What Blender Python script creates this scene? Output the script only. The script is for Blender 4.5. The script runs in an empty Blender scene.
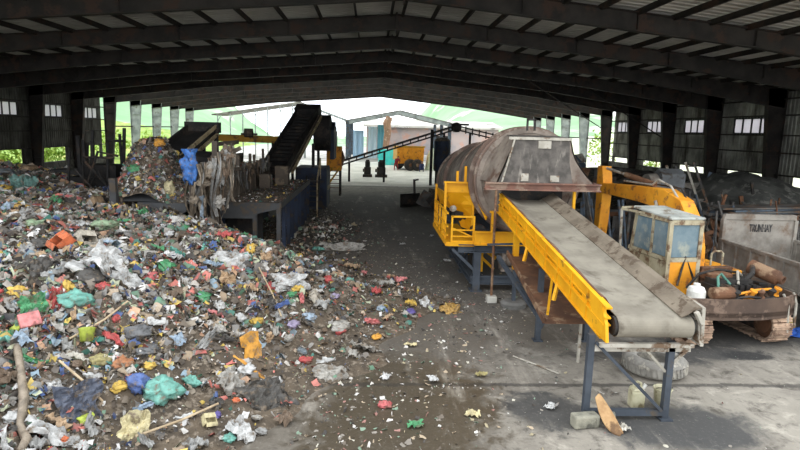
import bpy, math, random
import numpy as np
from mathutils import Vector, Matrix, noise as mnoise

random.seed(7)
rng = np.random.default_rng(11)
SC = bpy.context.scene
COL = SC.collection
PI = math.pi


def S(r, g, b):
    def c(v):
        v = v / 255.0
        return v / 12.92 if v <= 0.04045 else ((v + 0.055) / 1.055) ** 2.4
    return (c(r), c(g), c(b), 1.0)


# ------------------------------------------------------------------ materials
def new_mat(name):
    m = bpy.data.materials.new(name)
    m.use_nodes = True
    nt = m.node_tree
    nt.nodes.clear()
    out = nt.nodes.new('ShaderNodeOutputMaterial')
    b = nt.nodes.new('ShaderNodeBsdfPrincipled')
    nt.links.new(b.outputs[0], out.inputs[0])
    return m, nt, b, out


def noise_node(nt, vec, scale, detail=6.0, rough=0.6, dist=0.0):
    n = nt.nodes.new('ShaderNodeTexNoise')
    n.inputs['Scale'].default_value = scale
    n.inputs['Detail'].default_value = detail
    n.inputs['Roughness'].default_value = rough
    n.inputs['Distortion'].default_value = dist
    nt.links.new(vec, n.inputs['Vector'])
    return n.outputs['Fac']


def ramp(nt, fac, lo, hi):
    n = nt.nodes.new('ShaderNodeMapRange')
    n.interpolation_type = 'SMOOTHSTEP'
    n.inputs['From Min'].default_value = lo
    n.inputs['From Max'].default_value = hi
    nt.links.new(fac, n.inputs['Value'])
    return n.outputs['Result']


def mix(nt, fac, a, b):
    n = nt.nodes.new('ShaderNodeMix')
    n.data_type = 'RGBA'
    for sock, v in ((n.inputs[0], fac), (n.inputs[6], a), (n.inputs[7], b)):
        if isinstance(v, (tuple, list, float, int)):
            sock.default_value = v
        else:
            nt.links.new(v, sock)
    return n.outputs[2]


def math_n(nt, op, a, b=0.0):
    n = nt.nodes.new('ShaderNodeMath')
    n.operation = op
    for s, v in ((n.inputs[0], a), (n.inputs[1], b)):
        if isinstance(v, (int, float)):
            s.default_value = v
        else:
            nt.links.new(v, s)
    return n.outputs[0]


def bump(nt, b, h, strength=0.3, dist=0.02):
    n = nt.nodes.new('ShaderNodeBump')
    n.inputs['Strength'].default_value = strength
    n.inputs['Distance'].default_value = dist
    nt.links.new(h, n.inputs['Height'])
    nt.links.new(n.outputs[0], b.inputs['Normal'])


MATS = {}


def mat(name, c1, c2=None, c3=None, scale=2.0, scale3=3.0, lo3=0.52, hi3=0.62, rough=0.7, metal=0.0,
        bmp=0.2, streak=False, lo=0.35, hi=0.65):
    """worn paint: two tones of c1/c2 and patches of c3 (rust or dirt)"""
    if name in MATS:
        return MATS[name]
    m, nt, b, out = new_mat(name)
    tc = nt.nodes.new('ShaderNodeTexCoord')
    vec = tc.outputs['Object']
    if streak:
        mp = nt.nodes.new('ShaderNodeMapping')
        mp.inputs['Scale'].default_value = (1, 1, 0.22)
        nt.links.new(vec, mp.inputs['Vector'])
        vec3 = mp.outputs[0]
    else:
        vec3 = vec
    n1 = noise_node(nt, vec, scale)
    col = mix(nt, ramp(nt, n1, lo, hi), c1, c2 or c1)
    if c3:
        n3 = noise_node(nt, vec3, scale3, 8.0, 0.65)
        col = mix(nt, ramp(nt, n3, lo3, hi3), col, c3)
    nt.links.new(col, b.inputs['Base Color'])
    b.inputs['Roughness'].default_value = rough
    b.inputs['Metallic'].default_value = metal
    b.inputs['Specular IOR Level'].default_value = 0.3
    if bmp:
        bump(nt, b, noise_node(nt, vec, scale * 9.0, 4.0), bmp, 0.02)
    MATS[name] = m
    return m


# ------------------------------------------------------------------ mesh builder (world coordinates)
class MB:
    def __init__(self):
        self.v = []
        self.f = []

    def add(self, verts, faces):
        o = len(self.v)
        self.v.extend([tuple(p) for p in verts])
        self.f.extend([tuple(i + o for i in f) for f in faces])
        return self

    def box(self, c, s, rot=None):
        hx, hy, hz = s[0] / 2, s[1] / 2, s[2] / 2
        vs = [Vector((x, y, z)) for z in (-hz, hz) for y in (-hy, hy) for x in (-hx, hx)]
        if rot is not None:
            vs = [rot @ p for p in vs]
        c = Vector(c)
        return self.add([p + c for p in vs], [(0, 2, 3, 1), (4, 5, 7, 6), (0, 1, 5, 4), (2, 6, 7, 3), (0, 4, 6, 2), (1, 3, 7, 5)])

    def bb(self, x0, x1, y0, y1, z0, z1):
        return self.box(((x0 + x1) / 2, (y0 + y1) / 2, (z0 + z1) / 2), (x1 - x0, y1 - y0, z1 - z0))

    def frame(self, d, up=(0, 0, 1)):
        d = Vector(d).normalized()
        u = Vector(up)
        if abs(d.dot(u)) > 0.98:
            u = Vector((0, 1, 0))
        s = d.cross(u).normalized()
        return d, s, s.cross(d).normalized()

    def bar(self, p, q, w, h=None, up=(0, 0, 1)):
        p, q = Vector(p), Vector(q)
        h = h or w
        d, s, u = self.frame(q - p, up)
        a, b = s * (w / 2), u * (h / 2)
        vs = [p - a - b, p + a - b, p + a + b, p - a + b, q - a - b, q + a - b, q + a + b, q - a + b]
        return self.add(vs, [(0, 1, 2, 3), (7, 6, 5, 4), (0, 4, 5, 1), (1, 5, 6, 2), (2, 6, 7, 3), (3, 7, 4, 0)])

    def ibeam(self, p, q, w, h, t=0.03, up=(0, 0, 1)):
        p, q = Vector(p), Vector(q)
        d, s, u = self.frame(q - p, up)
        o = u * (h / 2 - t / 2)
        self.bar(p + o, q + o, w, t, up)
        self.bar(p - o, q - o, w, t, up)
        return self.bar(p, q, t, h - 2 * t, up)

    def tube(self, p, q, r, n=12, r2=None, cap=True):
        p, q = Vector(p), Vector(q)
        r2 = r if r2 is None else r2
        d, s, u = self.frame(q - p)
        vs = []
        for c, rr in ((p, r), (q, r2)):
            for i in range(n):
                a = 2 * PI * i / n
                vs.append(c + s * (rr * math.cos(a)) + u * (rr * math.sin(a)))
        fs = [(i, (i + 1) % n, n + (i + 1) % n, n + i) for i in range(n)]
        if cap:
            fs += [tuple(range(n - 1, -1, -1)), tuple(range(n, 2 * n))]
        return self.add(vs, fs)

    def path(self, pts, r, n=8):
        pts = [Vector(p) for p in pts]
        rs = r if isinstance(r, (list, tuple)) else [r] * len(pts)
        vs = []
        u = None
        for k, p in enumerate(pts):
            d = (pts[min(k + 1, len(pts) - 1)] - pts[max(k - 1, 0)]).normalized()
            if u is None:
                _, s, u = self.frame(d)
            s = d.cross(u)
            if s.length < 1e-4:
                _, s, u = self.frame(d)
            s.normalize()
            u = s.cross(d).normalized()
            for i in range(n):
                a = 2 * PI * i / n
                vs.append(p + s * (rs[k] * math.cos(a)) + u * (rs[k] * math.sin(a)))
        fs = []
        for k in range(len(pts) - 1):
            for i in range(n):
                fs.append((k * n + i, k * n + (i + 1) % n, (k + 1) * n + (i + 1) % n, (k + 1) * n + i))
        fs.append(tuple(range(n - 1, -1, -1)))
        fs.append(tuple(range((len(pts) - 1) * n, len(pts) * n)))
        return self.add(vs, fs)

    def lathe(self, base, axis, prof, n=24, caps=True):
        """prof: list of (t along axis, radius)"""
        base = Vector(base)
        d, s, u = self.frame(axis)
        vs, fs = [], []
        for t, r in prof:
            for i in range(n):
                a = 2 * PI * i / n
                vs.append(base + d * t + s * (r * math.cos(a)) + u * (r * math.sin(a)))
        m = len(prof)
        for k in range(m - 1):
            for i in range(n):
                fs.append((k * n + i, k * n + (i + 1) % n, (k + 1) * n + (i + 1) % n, (k + 1) * n + i))
        if caps:
            fs.append(tuple(range(n - 1, -1, -1)))
            fs.append(tuple(range((m - 1) * n, m * n)))
        return self.add(vs, fs)

    def prism(self, poly, off):
        """poly: list of 3-D points in a plane, off: extrusion vector"""
        poly = [Vector(p) for p in poly]
        off = Vector(off)
        n = len(poly)
        fs = [tuple(range(n - 1, -1, -1)), tuple(range(n, 2 * n))]
        fs += [(i, (i + 1) % n, n + (i + 1) % n, n + i) for i in range(n)]
        return self.add(poly + [p + off for p in poly], fs)

    def loft(self, rows, closed=False):
        n = len(rows[0])
        vs = [p for r in rows for p in r]
        fs = []
        for k in range(len(rows) - 1):
            for i in range(n if closed else n - 1):
                j = (i + 1) % n
                fs.append((k * n + i, k * n + j, (k + 1) * n + j, (k + 1) * n + i))
        return self.add(vs, fs)

    def sheet(self, rows, t):
        """a surface given by rows of points, thickened downwards along z by t"""
        n, m = len(rows[0]), len(rows)
        self.loft(rows)
        low = [[Vector(p) - Vector((0, 0, t)) for p in r] for r in rows]
        self.loft([list(reversed(r)) for r in low])
        ring = [rows[0], low[0]]
        self.loft([low[0], rows[0]])
        self.loft([rows[-1], low[-1]])
        self.loft([[r[0] for r in rows], [r[0] for r in low]])
        self.loft([[r[-1] for r in low], [r[-1] for r in rows]])
        return self


def mesh_from(name, mb, m, loc=(0, 0, 0), smooth=False):
    me = bpy.data.meshes.new(name)
    l = Vector(loc)
    me.from_pydata([tuple(Vector(p) - l) for p in mb.v], [], mb.f)
    me.materials.append(m)
    if smooth:
        me.polygons.foreach_set('use_smooth', [True] * len(me.polygons))
    me.update()
    return me


ROOTLOC = {}


def finish(o, bevel=0.0, smooth=False, auto=None):
    if bevel:
        b = o.modifiers.new('bevel', 'BEVEL')
        b.width = bevel
        b.segments = 2
        b.limit_method = 'ANGLE'
        b.angle_limit = 0.6
    return o


def thing(name, label, cat, loc=(0, 0, 0), group=None):
    o = bpy.data.objects.new(name, None)
    o.empty_display_size = 0.2
    COL.objects.link(o)
    o.location = loc
    o['label'] = label
    o['category'] = cat
    if group:
        o['group'] = group
    ROOTLOC[o.name] = Vector(loc)
    return o


def part(name, mb, m, parent, smooth=False, bevel=0.0, label=None, sub=None):
    """a part (or sub-part) of a thing; its mesh is given in world coordinates"""
    l = ROOTLOC[parent.name]
    o = bpy.data.objects.new(name, mesh_from(name, mb, m, l, smooth))
    COL.objects.link(o)
    o.parent = parent
    ROOTLOC[o.name] = l
    if label:
        o['label'] = label
    return finish(o, bevel)


def single(name, mb, m, label, cat, group=None, loc=None, smooth=False, bevel=0.0, kind=None):
    """a thing that is one mesh"""
    if loc is None:
        a = np.array([tuple(p) for p in mb.v])
        loc = ((a[:, 0].min() + a[:, 0].max()) / 2, (a[:, 1].min() + a[:, 1].max()) / 2, a[:, 2].min())
    o = bpy.data.objects.new(name, mesh_from(name, mb, m, loc, smooth))
    COL.objects.link(o)
    o.location = loc
    o['label'] = label
    o['category'] = cat
    if group:
        o['group'] = group
    if kind:
        o['kind'] = kind
    ROOTLOC[o.name] = Vector(loc)
    return finish(o, bevel)


def struct(name, mb, m, parent=None, smooth=False, bevel=0.0, label=None, cat=None):
    if parent is not None:
        return part(name, mb, m, parent, smooth, bevel)
    o = bpy.data.objects.new(name, mesh_from(name, mb, m, (0, 0, 0), smooth))
    COL.objects.link(o)
    o['kind'] = 'structure'
    if label:
        o['label'] = label
    if cat:
        o['category'] = cat
    ROOTLOC[o.name] = Vector((0, 0, 0))
    return finish(o, bevel)


def copy_tree(o, parent=None):
    c = o.copy()
    COL.objects.link(c)
    if parent is not None:
        c.parent = parent
    for ch in list(o.children):
        copy_tree(ch, c)
    return c


# ------------------------------------------------------------------ the ground level of the rubbish heap
EDGE_Y = [1, 5, 7.6, 9.1, 11.4, 12.6, 14.1, 15.2, 16.5, 18.3, 20.5, 22, 25.5, 30, 40]
EDGE_X = [-1.7, -1.5, -1.2, -0.9, 0.3, 1.2, 2.1, 1.9, 1.2, 0.3, -0.9, -1.6, -2.6, -4.0, -6.0]


def sm(t):
    t = np.clip(t, 0, 1)
    return t * t * (3 - 2 * t)


def heap(x, y):
    x = np.asarray(x, float)
    y = np.asarray(y, float)
    d = np.interp(y, EDGE_Y, EDGE_X) - x
    d = d + 0.35 * np.sin(1.3 * y + 0.5) + 0.2 * np.sin(3.1 * y)
    h = 0.16 * (1 - np.exp(-np.clip(d, 0, None) / 0.5)) + 1.5 * sm((d - 1.0) / 6.0) + 0.75 * sm((d - 6.5) / 8.0)
    b = np.sin(0.9 * x + 1.1 * y) * 0.5 + np.sin(1.7 * x - 1.3 * y + 1.0) * 0.35 + np.sin(3.3 * x + 0.7) * np.sin(2.9 * y) * 0.4 \
        + np.sin(6.1 * x + 2.0 * y) * np.sin(5.3 * y - 1.1 * x) * 0.22
    h = h + 0.16 * b * sm((d - 0.3) / 2.5) + 0.05 * np.sin(7 * x) * np.sin(6.3 * y) * sm(d / 0.8)
    # low behind the feed hopper, around the sorting deck and towards the far wall
    k = sm((y - 18.6) / 1.2) * sm((x + 9.5) / 2.0)
    h = h * (1 - 0.85 * k)
    h = h * (1 - 0.75 * sm((y - 27.5) / 7.0))
    h = h * sm((y - 1.2) / 1.5)
    return np.where(d > 0, np.clip(h - 0.02, -0.05, None), -0.05)
# ================================================================== the hall
BAY, Y0 = 6.0, 44.42
XL, XR, XRIDGE = -25.06, 23.42, 1.0
EAVE, RIDGE = 7.45, 9.65
def YK(k): return Y0 + BAY * k
KS = list(range(-5, 7))

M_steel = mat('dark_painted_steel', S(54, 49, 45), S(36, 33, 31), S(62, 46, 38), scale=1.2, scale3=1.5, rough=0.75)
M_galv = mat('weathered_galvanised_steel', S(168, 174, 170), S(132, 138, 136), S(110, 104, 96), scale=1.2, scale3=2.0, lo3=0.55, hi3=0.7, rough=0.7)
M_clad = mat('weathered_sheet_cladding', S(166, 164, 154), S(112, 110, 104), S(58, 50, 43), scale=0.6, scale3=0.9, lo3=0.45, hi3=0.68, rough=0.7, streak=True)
M_clad_dark = mat('darker_sheet_cladding', S(96, 95, 90), S(66, 64, 60), S(44, 40, 35), scale=0.6, scale3=0.9, lo3=0.45, hi3=0.68, rough=0.75, streak=True)  # left wall cladding, set darker than the right wall
M_roof = mat('fibre_roof_sheet', S(212, 208, 200), S(176, 172, 164), S(92, 84, 76), scale=0.25, scale3=0.35, lo3=0.55, hi3=0.8, rough=0.8)
M_block = mat('grey_block_wall', S(96, 94, 88), S(70, 68, 64), S(50, 47, 42), scale=1.0, rough=0.9)


def rafter_z(x):
    return RIDGE - (RIDGE - EAVE) * (abs(x - XRIDGE) / ((XR - XRIDGE) if x > XRIDGE else (XRIDGE - XL)))


# columns: tapered I sections, deep at the eave
for k in KS:
    y = YK(k)
    for sx, xw in ((1, XL), (-1, XR)):
        mb = MB()
        zt = EAVE - 0.12
        b0, b1 = 0.5, 1.15
        for (xa, xb) in ((0.0, 0.0), (b0, b1)):
            mb.prism([(xw + sx * xa, y - 0.16, 0), (xw + sx * xb, y - 0.16, zt), (xw + sx * (xb + 0.03), y - 0.16, zt), (xw + sx * (xa + 0.03), y - 0.16, 0)], (0, 0.32, 0))
        mb.prism([(xw, y - 0.015, 0), (xw + sx * b0, y - 0.015, 0), (xw + sx * b1, y - 0.015, zt), (xw, y - 0.015, zt)], (0, 0.03, 0))
        for z in (1.8, 3.6, 5.4):
            w = b0 + (b1 - b0) * z / zt
            mb.bb(min(xw, xw + sx * w), max(xw, xw + sx * w), y - 0.14, y + 0.14, z - 0.015, z + 0.015)
        mb.bb(xw - 0.1 if sx > 0 else xw - b0 - 0.15, xw + b0 + 0.15 if sx > 0 else xw + 0.1, y - 0.25, y + 0.25, 0, 0.04)
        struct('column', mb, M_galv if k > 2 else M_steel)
    # rafters
    mb = MB()
    for xw in (XL, XR):
        n = 1
        zr, ze = RIDGE - 0.18, EAVE - 0.14
        dr, dm, de = 0.62, 0.6, 1.05
        xm = XRIDGE + (xw - XRIDGE) * 0.55
        zm = rafter_z(xm) - 0.16
        mb.prism([(XRIDGE, y - 0.015, zr), (xw, y - 0.015, ze), (xw, y - 0.015, ze - de), (xm, y - 0.015, zm - dm), (XRIDGE, y - 0.015, zr - dr)], (0, 0.03, 0))
        for a, b in (((XRIDGE, zr), (xw, ze)), ((XRIDGE, zr - dr), (xm, zm - dm)), ((xm, zm - dm), (xw, ze - de))):
            mb.bar((a[0], y, a[1]), (b[0], y, b[1]), 0.3, 0.035)
        for t in (0.18, 0.36, 0.55, 0.75, 0.9):
            x = XRIDGE + (xw - XRIDGE) * t
            mb.bar((x, y, rafter_z(x) - 0.2), (x, y, rafter_z(x) - 0.75), 0.02, 0.26)
    mb.bar((XRIDGE, y, RIDGE - 0.1), (XRIDGE, y, RIDGE - 0.95), 0.06, 0.34)
    struct('beam', mb, M_steel)

# purlins
YN, YF = YK(-5) - 0.4, YK(6) + 0.6
for side, xw in ((-1, XL), (1, XR)):
    n = 17
    for i in range(n + 1):
        x = XRIDGE + side * 0.25 + (xw - XRIDGE - side * 0.25) * i / n
        z = rafter_z(x) - 0.05
        mb = MB()
        mb.bb(x - 0.035, x + 0.035, YN, YF, z - 0.19, z)
        mb.bb(x - 0.035, x + 0.06, YN, YF, z - 0.2, z - 0.17)
        struct('beam', mb, M_steel)
# roof sheets, corrugated across the slope
m, nt, b, out = new_mat('added_translucent_sheet')
tr = nt.nodes.new('ShaderNodeBsdfTranslucent')
tr.inputs[0].default_value = S(214, 216, 206)
mxs = nt.nodes.new('ShaderNodeMixShader')
mxs.inputs[0].default_value = 0.12
nt.links.new(tr.outputs[0], mxs.inputs[1])
nt.links.new(b.outputs[0], mxs.inputs[2])
b.inputs['Base Color'].default_value = S(190, 192, 184)
nt.links.new(mxs.outputs[0], out.inputs[0])
M_added_day = m
mb, added_sheets = MB(), MB()
for xw in (XL - 0.6, XR + 0.6):
    rows = []
    for j in range(int((YF - YN) / 0.4)):
        ya = YN + j * 0.4
        for (a, dz) in ((0, 0.0), (0.22, 0.0), (0.26, 0.05), (0.36, 0.05)):
            rows.append([(XRIDGE, ya + a, RIDGE + 0.03 + dz), (xw, ya + a, rafter_z(xw) + 0.03 + dz)])
    # opaque sheets to the last closed bay, then made-up translucent sheets added to brighten the open bays
    cut = int((YK(1) + 2.0 - YN) / 0.4) * 4
    mb.sheet(rows[:cut], 0.02)
    added_sheets.loft(rows[cut - 1:])
struct('ceiling', mb, M_roof)
struct('ceiling_added_daylight', added_sheets, M_added_day)

# side walls: block dado, sheet cladding, ventilation gaps and window strips
WZ0, WZ1 = 4.83, 5.78
GZ0, GZ1 = 1.35, 2.48
M_pane = None
m, nt, b, out = new_mat('frosted_window_sheet')
tr = nt.nodes.new('ShaderNodeBsdfTranslucent')
tc = nt.nodes.new('ShaderNodeTexCoord')
cc = mix(nt, noise_node(nt, tc.outputs['Object'], 1.2), S(200, 196, 202), S(226, 222, 228))
nt.links.new(cc, tr.inputs[0])
mxs = nt.nodes.new('ShaderNodeMixShader')
mxs.inputs[0].default_value = 0.25
nt.links.new(tr.outputs[0], mxs.inputs[1])
nt.links.new(b.outputs[0], mxs.inputs[2])
b.inputs['Base Color'].default_value = S(190, 188, 190)
nt.links.new(mxs.outputs[0], out.inputs[0])
M_pane = m
M_frame = mat('dark_window_frame', S(58, 58, 60), S(40, 40, 42), rough=0.6)


def corr(mb, x, sx, y0, y1, z0, z1):
    """vertical ribs of trapezoid sheet on plane x; sx points to the inside"""
    n = max(1, int(round((y1 - y0) / 0.3)))
    w = (y1 - y0) / n
    for i in range(n):
        ya = y0 + i * w
        pts = [(0.0, 0.0), (0.0, 0.55), (0.05, 0.65), (0.05, 0.9), (0.0, 1.0)]
        poly = [(x + sx * a, ya + b * w, z0) for a, b in pts] + [(x + sx * (a - 0.02), ya + b * w, z0) for a, b in reversed(pts)]
        mb.prism(poly, (0, 0, z1 - z0))


wn = 0
for side, sx, xw in (('left', 1, XL - 0.06), ('right', -1, XR + 0.06)):
    clad, dado = MB(), MB()
    for k in range(-5, 2):
        ya, yb = YK(k), YK(k + 1)
        GZ0 = 2.02 if side == 'right' and k > -2 else 1.35
        if k == 1:
            yb -= 0.75
        wa, wb = ya + 1.1, ya + 4.5
        corr(clad, xw, sx, ya, yb, WZ1, EAVE + 0.05)
        corr(clad, xw, sx, ya, yb, GZ1, WZ0)
        corr(clad, xw, sx, ya, wa, WZ0, WZ1)
        corr(clad, xw, sx, wb, yb, WZ0, WZ1)
        ga, gb = ya + 0.95, ya + 4.7
        corr(clad, xw, sx, ya, ga, GZ0, GZ1)
        corr(clad, xw, sx, gb, yb, GZ0, GZ1)
        dado.bb(xw - 0.1, xw + 0.1, ya, YK(k + 1), 0, GZ0)
        # window strip of four panes
        wn += 1
        fr = MB()
        for z in (WZ0, WZ1):
            fr.bb(xw - 0.05, xw + 0.05, wa, wb, z - 0.05, z + 0.05)
        for i in range(5):
            y = wa + (wb - wa) * i / 4
            fr.bb(xw - 0.05, xw + 0.05, y - 0.06, y + 0.06, WZ0, WZ1)
        w = struct('window_%d' % wn, fr, M_frame)
        pn = MB()
        for i in range(4):
            y = wa + (wb - wa) * i / 4
            pn.bb(xw - 0.008, xw + 0.008, y + 0.06, y + (wb - wa) / 4 - 0.06, WZ0 + 0.05, WZ1 - 0.05)
        part('pane', pn, M_pane, w)
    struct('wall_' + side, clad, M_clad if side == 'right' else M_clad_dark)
    struct('wall_%s_dado' % side, dado, M_block)
    # wall girts
    for z in (2.5, 3.75, 4.75, 5.88, 6.8):
        g = MB()
        g.bb(min(xw + sx * 0.07, xw + sx * 0.2), max(xw + sx * 0.07, xw + sx * 0.2), YN, YK(2), z - 0.04, z + 0.04)
        struct('beam', g, M_steel)
    g = MB()
    g.bb(min(xw + sx * 0.07, xw + sx * 0.2), max(xw + sx * 0.07, xw + sx * 0.2), YK(2), YK(6), 4.1, 4.22)
    struct('beam', g, M_steel)
# brace rods under the right slope
for (p, q) in (((9.0, YK(-1), 8.55), (XR - 1.0, YK(2), 5.2)), ((13.0, YK(-1), 8.1), (XR - 1, YK(0), 4.5))):
    g = MB()
    g.tube(p, q, 0.045, 8)
    struct('trim_1', g, M_steel)

# ------------------------------------------------------------------ floor
m, nt, b, out = new_mat('grimy_concrete_floor')
geo = nt.nodes.new('ShaderNodeNewGeometry')
vec = geo.outputs['Position']
n1 = noise_node(nt, vec, 0.5, 8, 0.65)
n2 = noise_node(nt, vec, 2.2, 8, 0.7, 0.4)
n3 = noise_node(nt, vec, 14.0, 6, 0.7)
col = mix(nt, ramp(nt, n1, 0.35, 0.65), S(122, 115, 105), S(148, 141, 129))
col = mix(nt, ramp(nt, n2, 0.5, 0.68), col, S(80, 74, 66))
n4 = noise_node(nt, vec, 1.4, 9, 0.72, 0.6)
col = mix(nt, math_n(nt, 'MULTIPLY', ramp(nt, n4, 0.54, 0.68), 0.8), col, S(178, 170, 156))
mp = nt.nodes.new('ShaderNodeMapping')
mp.inputs['Scale'].default_value = (1.6, 0.25, 1)
nt.links.new(vec, mp.inputs['Vector'])
nst = noise_node(nt, mp.outputs[0], 1.0, 6, 0.7)


def stain_shade(col, cx, cy, rx, ry, c, amt=1.0, ragged=0.8, soft=0.35, rot=0.0):
    sub = nt.nodes.new('ShaderNodeMapping')
    sub.vector_type = 'TEXTURE'
    sub.inputs['Location'].default_value = (cx, cy, 0)
    sub.inputs['Rotation'].default_value = (0, 0, rot)
    sub.inputs['Scale'].default_value = (rx, ry, 1)
    nt.links.new(vec, sub.inputs['Vector'])
    ln = nt.nodes.new('ShaderNodeVectorMath')
    ln.operation = 'LENGTH'
    nt.links.new(sub.outputs[0], ln.inputs[0])
    d = math_n(nt, 'ADD', ln.outputs['Value'], math_n(nt, 'MULTIPLY', math_n(nt, 'SUBTRACT', n2, 0.5), ragged * 2))
    f = ramp(nt, d, 1.0 + soft, 1.0 - soft)
    f = math_n(nt, 'MULTIPLY', f, amt)
    return mix(nt, f, col, c), f


# trodden dirt along the aisle and around the machines, wet patches beside the heap, shadow painted under the conveyor, oil beside it
col, f_aisle = stain_shade(col, 0.6, 26, 6.0, 15.0, S(74, 71, 68), 0.85, 0.5, 0.3)
col, _ = stain_shade(col, 6.5, 16.5, 4.5, 5.5, S(84, 79, 73), 0.8, 0.6)
col, _ = stain_shade(col, 15, 24, 7.5, 13, S(70, 66, 61), 0.9, 0.5)
col, _ = stain_shade(col, -8, 14, 10, 14, S(82, 74, 64), 0.9, 0.5)
col, f_wet = stain_shade(col, 0.6, 8.8, 1.5, 2.6, S(72, 63, 50), 0.92, 0.9, 0.25, -0.25)
col, f_wet2 = stain_shade(col, 1.5, 12.3, 1.3, 1.6, S(90, 84, 76), 0.8, 0.9)
col, _ = stain_shade(col, 4.9, 8.25, 1.25, 0.75, S(58, 58, 58), 0.9, 0.7, 0.25)  # soft shadow around the conveyor foot, painted on the floor
col, _ = stain_shade(col, 2.95, 8.8, 0.65, 0.7, S(50, 50, 50), 0.85, 0.9, 0.25)
col, _ = stain_shade(col, 6.2, 11.4, 1.9, 0.6, S(44, 44, 44), 0.85, 0.9, 0.3)
col, _ = stain_shade(col, 8.0, 11.2, 0.5, 0.25, S(30, 30, 30), 0.95, 0.6, 0.3)
col, _ = stain_shade(col, 8.5, 13.2, 2.4, 1.8, S(52, 50, 48), 0.85, 0.6, 0.3)
col, _ = stain_shade(col, 4.2, 12.6, 1.3, 1.2, S(92, 84, 74), 0.8, 0.8, 0.3)
mp.inputs['Rotation'].default_value = (0, 0, 0.35)
col = mix(nt, math_n(nt, 'MULTIPLY', math_n(nt, 'MULTIPLY', ramp(nt, nst, 0.52, 0.68), ramp(nt, n2, 0.35, 0.6)), 0.5), col, S(172, 164, 151))
# joints between the slabs, and daylight painted pale onto the floor of the open bays
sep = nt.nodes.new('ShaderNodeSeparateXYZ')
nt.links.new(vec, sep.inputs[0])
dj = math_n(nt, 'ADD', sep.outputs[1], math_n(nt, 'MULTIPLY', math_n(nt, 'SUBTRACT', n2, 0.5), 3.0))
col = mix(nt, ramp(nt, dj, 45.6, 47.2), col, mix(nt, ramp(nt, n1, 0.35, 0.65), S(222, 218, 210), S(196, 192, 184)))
for yj, wj in ((9.75, 0.05), (46.2, 0.16)):
    dj = math_n(nt, 'ABSOLUTE', math_n(nt, 'SUBTRACT', math_n(nt, 'ADD', sep.outputs[1], math_n(nt, 'MULTIPLY', math_n(nt, 'SUBTRACT', n2, 0.5), 0.3)), yj))
    col = mix(nt, math_n(nt, 'MULTIPLY', ramp(nt, dj, wj * 2, wj * 0.6), 0.75), col, S(52, 48, 44))
col = mix(nt, math_n(nt, 'MULTIPLY', ramp(nt, n3, 0.55, 0.75), 0.35), col, S(170, 164, 152))
col = mix(nt, math_n(nt, 'MULTIPLY', ramp(nt, n3, 0.45, 0.25), 0.4), col, S(48, 44, 40))
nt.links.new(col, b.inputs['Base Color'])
rr = nt.nodes.new('ShaderNodeMapRange')
nt.links.new(math_n(nt, 'MAXIMUM', f_wet, math_n(nt, 'MULTIPLY', f_wet2, 0.6)), rr.inputs['Value'])
rr.inputs['To Min'].default_value = 0.85
rr.inputs['To Max'].default_value = 0.3
nt.links.new(rr.outputs[0], b.inputs['Roughness'])
bump(nt, b, math_n(nt, 'ADD', n2, math_n(nt, 'MULTIPLY', n3, 0.5)), 0.35, 0.03)
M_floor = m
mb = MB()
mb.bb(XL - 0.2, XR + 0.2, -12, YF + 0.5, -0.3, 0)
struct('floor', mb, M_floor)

M_yard = mat('pale_concrete_yard', S(196, 192, 184), S(170, 166, 158), S(130, 126, 118), scale=0.2, scale3=0.3, rough=0.9)
mb = MB()
mb.bb(-70, 90, YF + 0.5, 150, -0.35, -0.02)
struct('ground_yard', mb, M_yard)

# grass banks beside the hall and hills behind
M_grass = mat('rough_grass', S(148, 172, 84), S(112, 142, 66), S(168, 164, 96), scale=0.35, scale3=0.5, rough=1.0)
M_pale_bank = mat('overexposed_pale_bank', S(214, 212, 190), S(190, 194, 160), S(168, 182, 120), scale=0.35, scale3=0.25, lo3=0.55, hi3=0.7, rough=1.0)  # right bank whitened, overexposed daylight put into its colour
M_hill = mat('wooded_hillside', S(146, 174, 138), S(122, 156, 116), S(206, 210, 190), scale=0.03, scale3=0.02, lo3=0.55, hi3=0.65, rough=1.0, bmp=0.6)  # greens paled to put the distant haze into the colour


def terrain(name, x0, x1, y0, y1, nx, ny, fz, m):
    mb = MB()
    rows = []
    for j in range(ny + 1):
        y = y0 + (y1 - y0) * j / ny
        rows.append([(x0 + (x1 - x0) * i / nx, y, fz(x0 + (x1 - x0) * i / nx, y)) for i in range(nx + 1)])
    mb.loft(rows)
    return struct(name, mb, m, smooth=True)


def nz(x, y, s, seed=0.0):
    return mnoise.fractal(Vector((x * s, y * s, seed)), 1.0, 2.0, 5)


terrain('ground_left_bank', -90, XL - 0.2, -12, 150, 40, 80, lambda x, y: -0.1 + max(0, (XL - 3 - x)) * 0.14 + 0.35 * nz(x, y, 0.4) * min(1, max(0, (XL - 1 - x) / 2)), M_grass)
terrain('ground_right_bank', XR + 0.2, 110, -12, 150, 40, 80, lambda x, y: -0.1 + max(0, (x - XR - 3)) * 0.14 + 0.35 * nz(x, y, 0.4, 3.0) * min(1, max(0, (x - XR - 1) / 2)), M_pale_bank)


def ridge_left(x, y):
    t = min(1, max(0, (y - 150) / 170))
    prof = 62 * sm(np.array((-66 - x) / 120.0)).item() + 14 * sm(np.array((-50 - x) / 30.0)).item()
    return -1 + t * prof + t * 5 * nz(x, y, 0.03, 5.0)


def ridge_right(x, y):
    t = min(1, max(0, (y - 150) / 250))
    prof = 34 * sm(np.array((x - 15) / 40.0)).item() * (1 - 0.45 * sm(np.array((x - 75) / 90.0)).item())
    return -1 + t * prof + t * 5 * nz(x, y, 0.03, 9.0)


terrain('hills_left', -330, 10, 150, 330, 110, 50, ridge_left, M_hill)
terrain('hills_right', 10, 380, 150, 420, 110, 60, ridge_right, M_hill)

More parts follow.
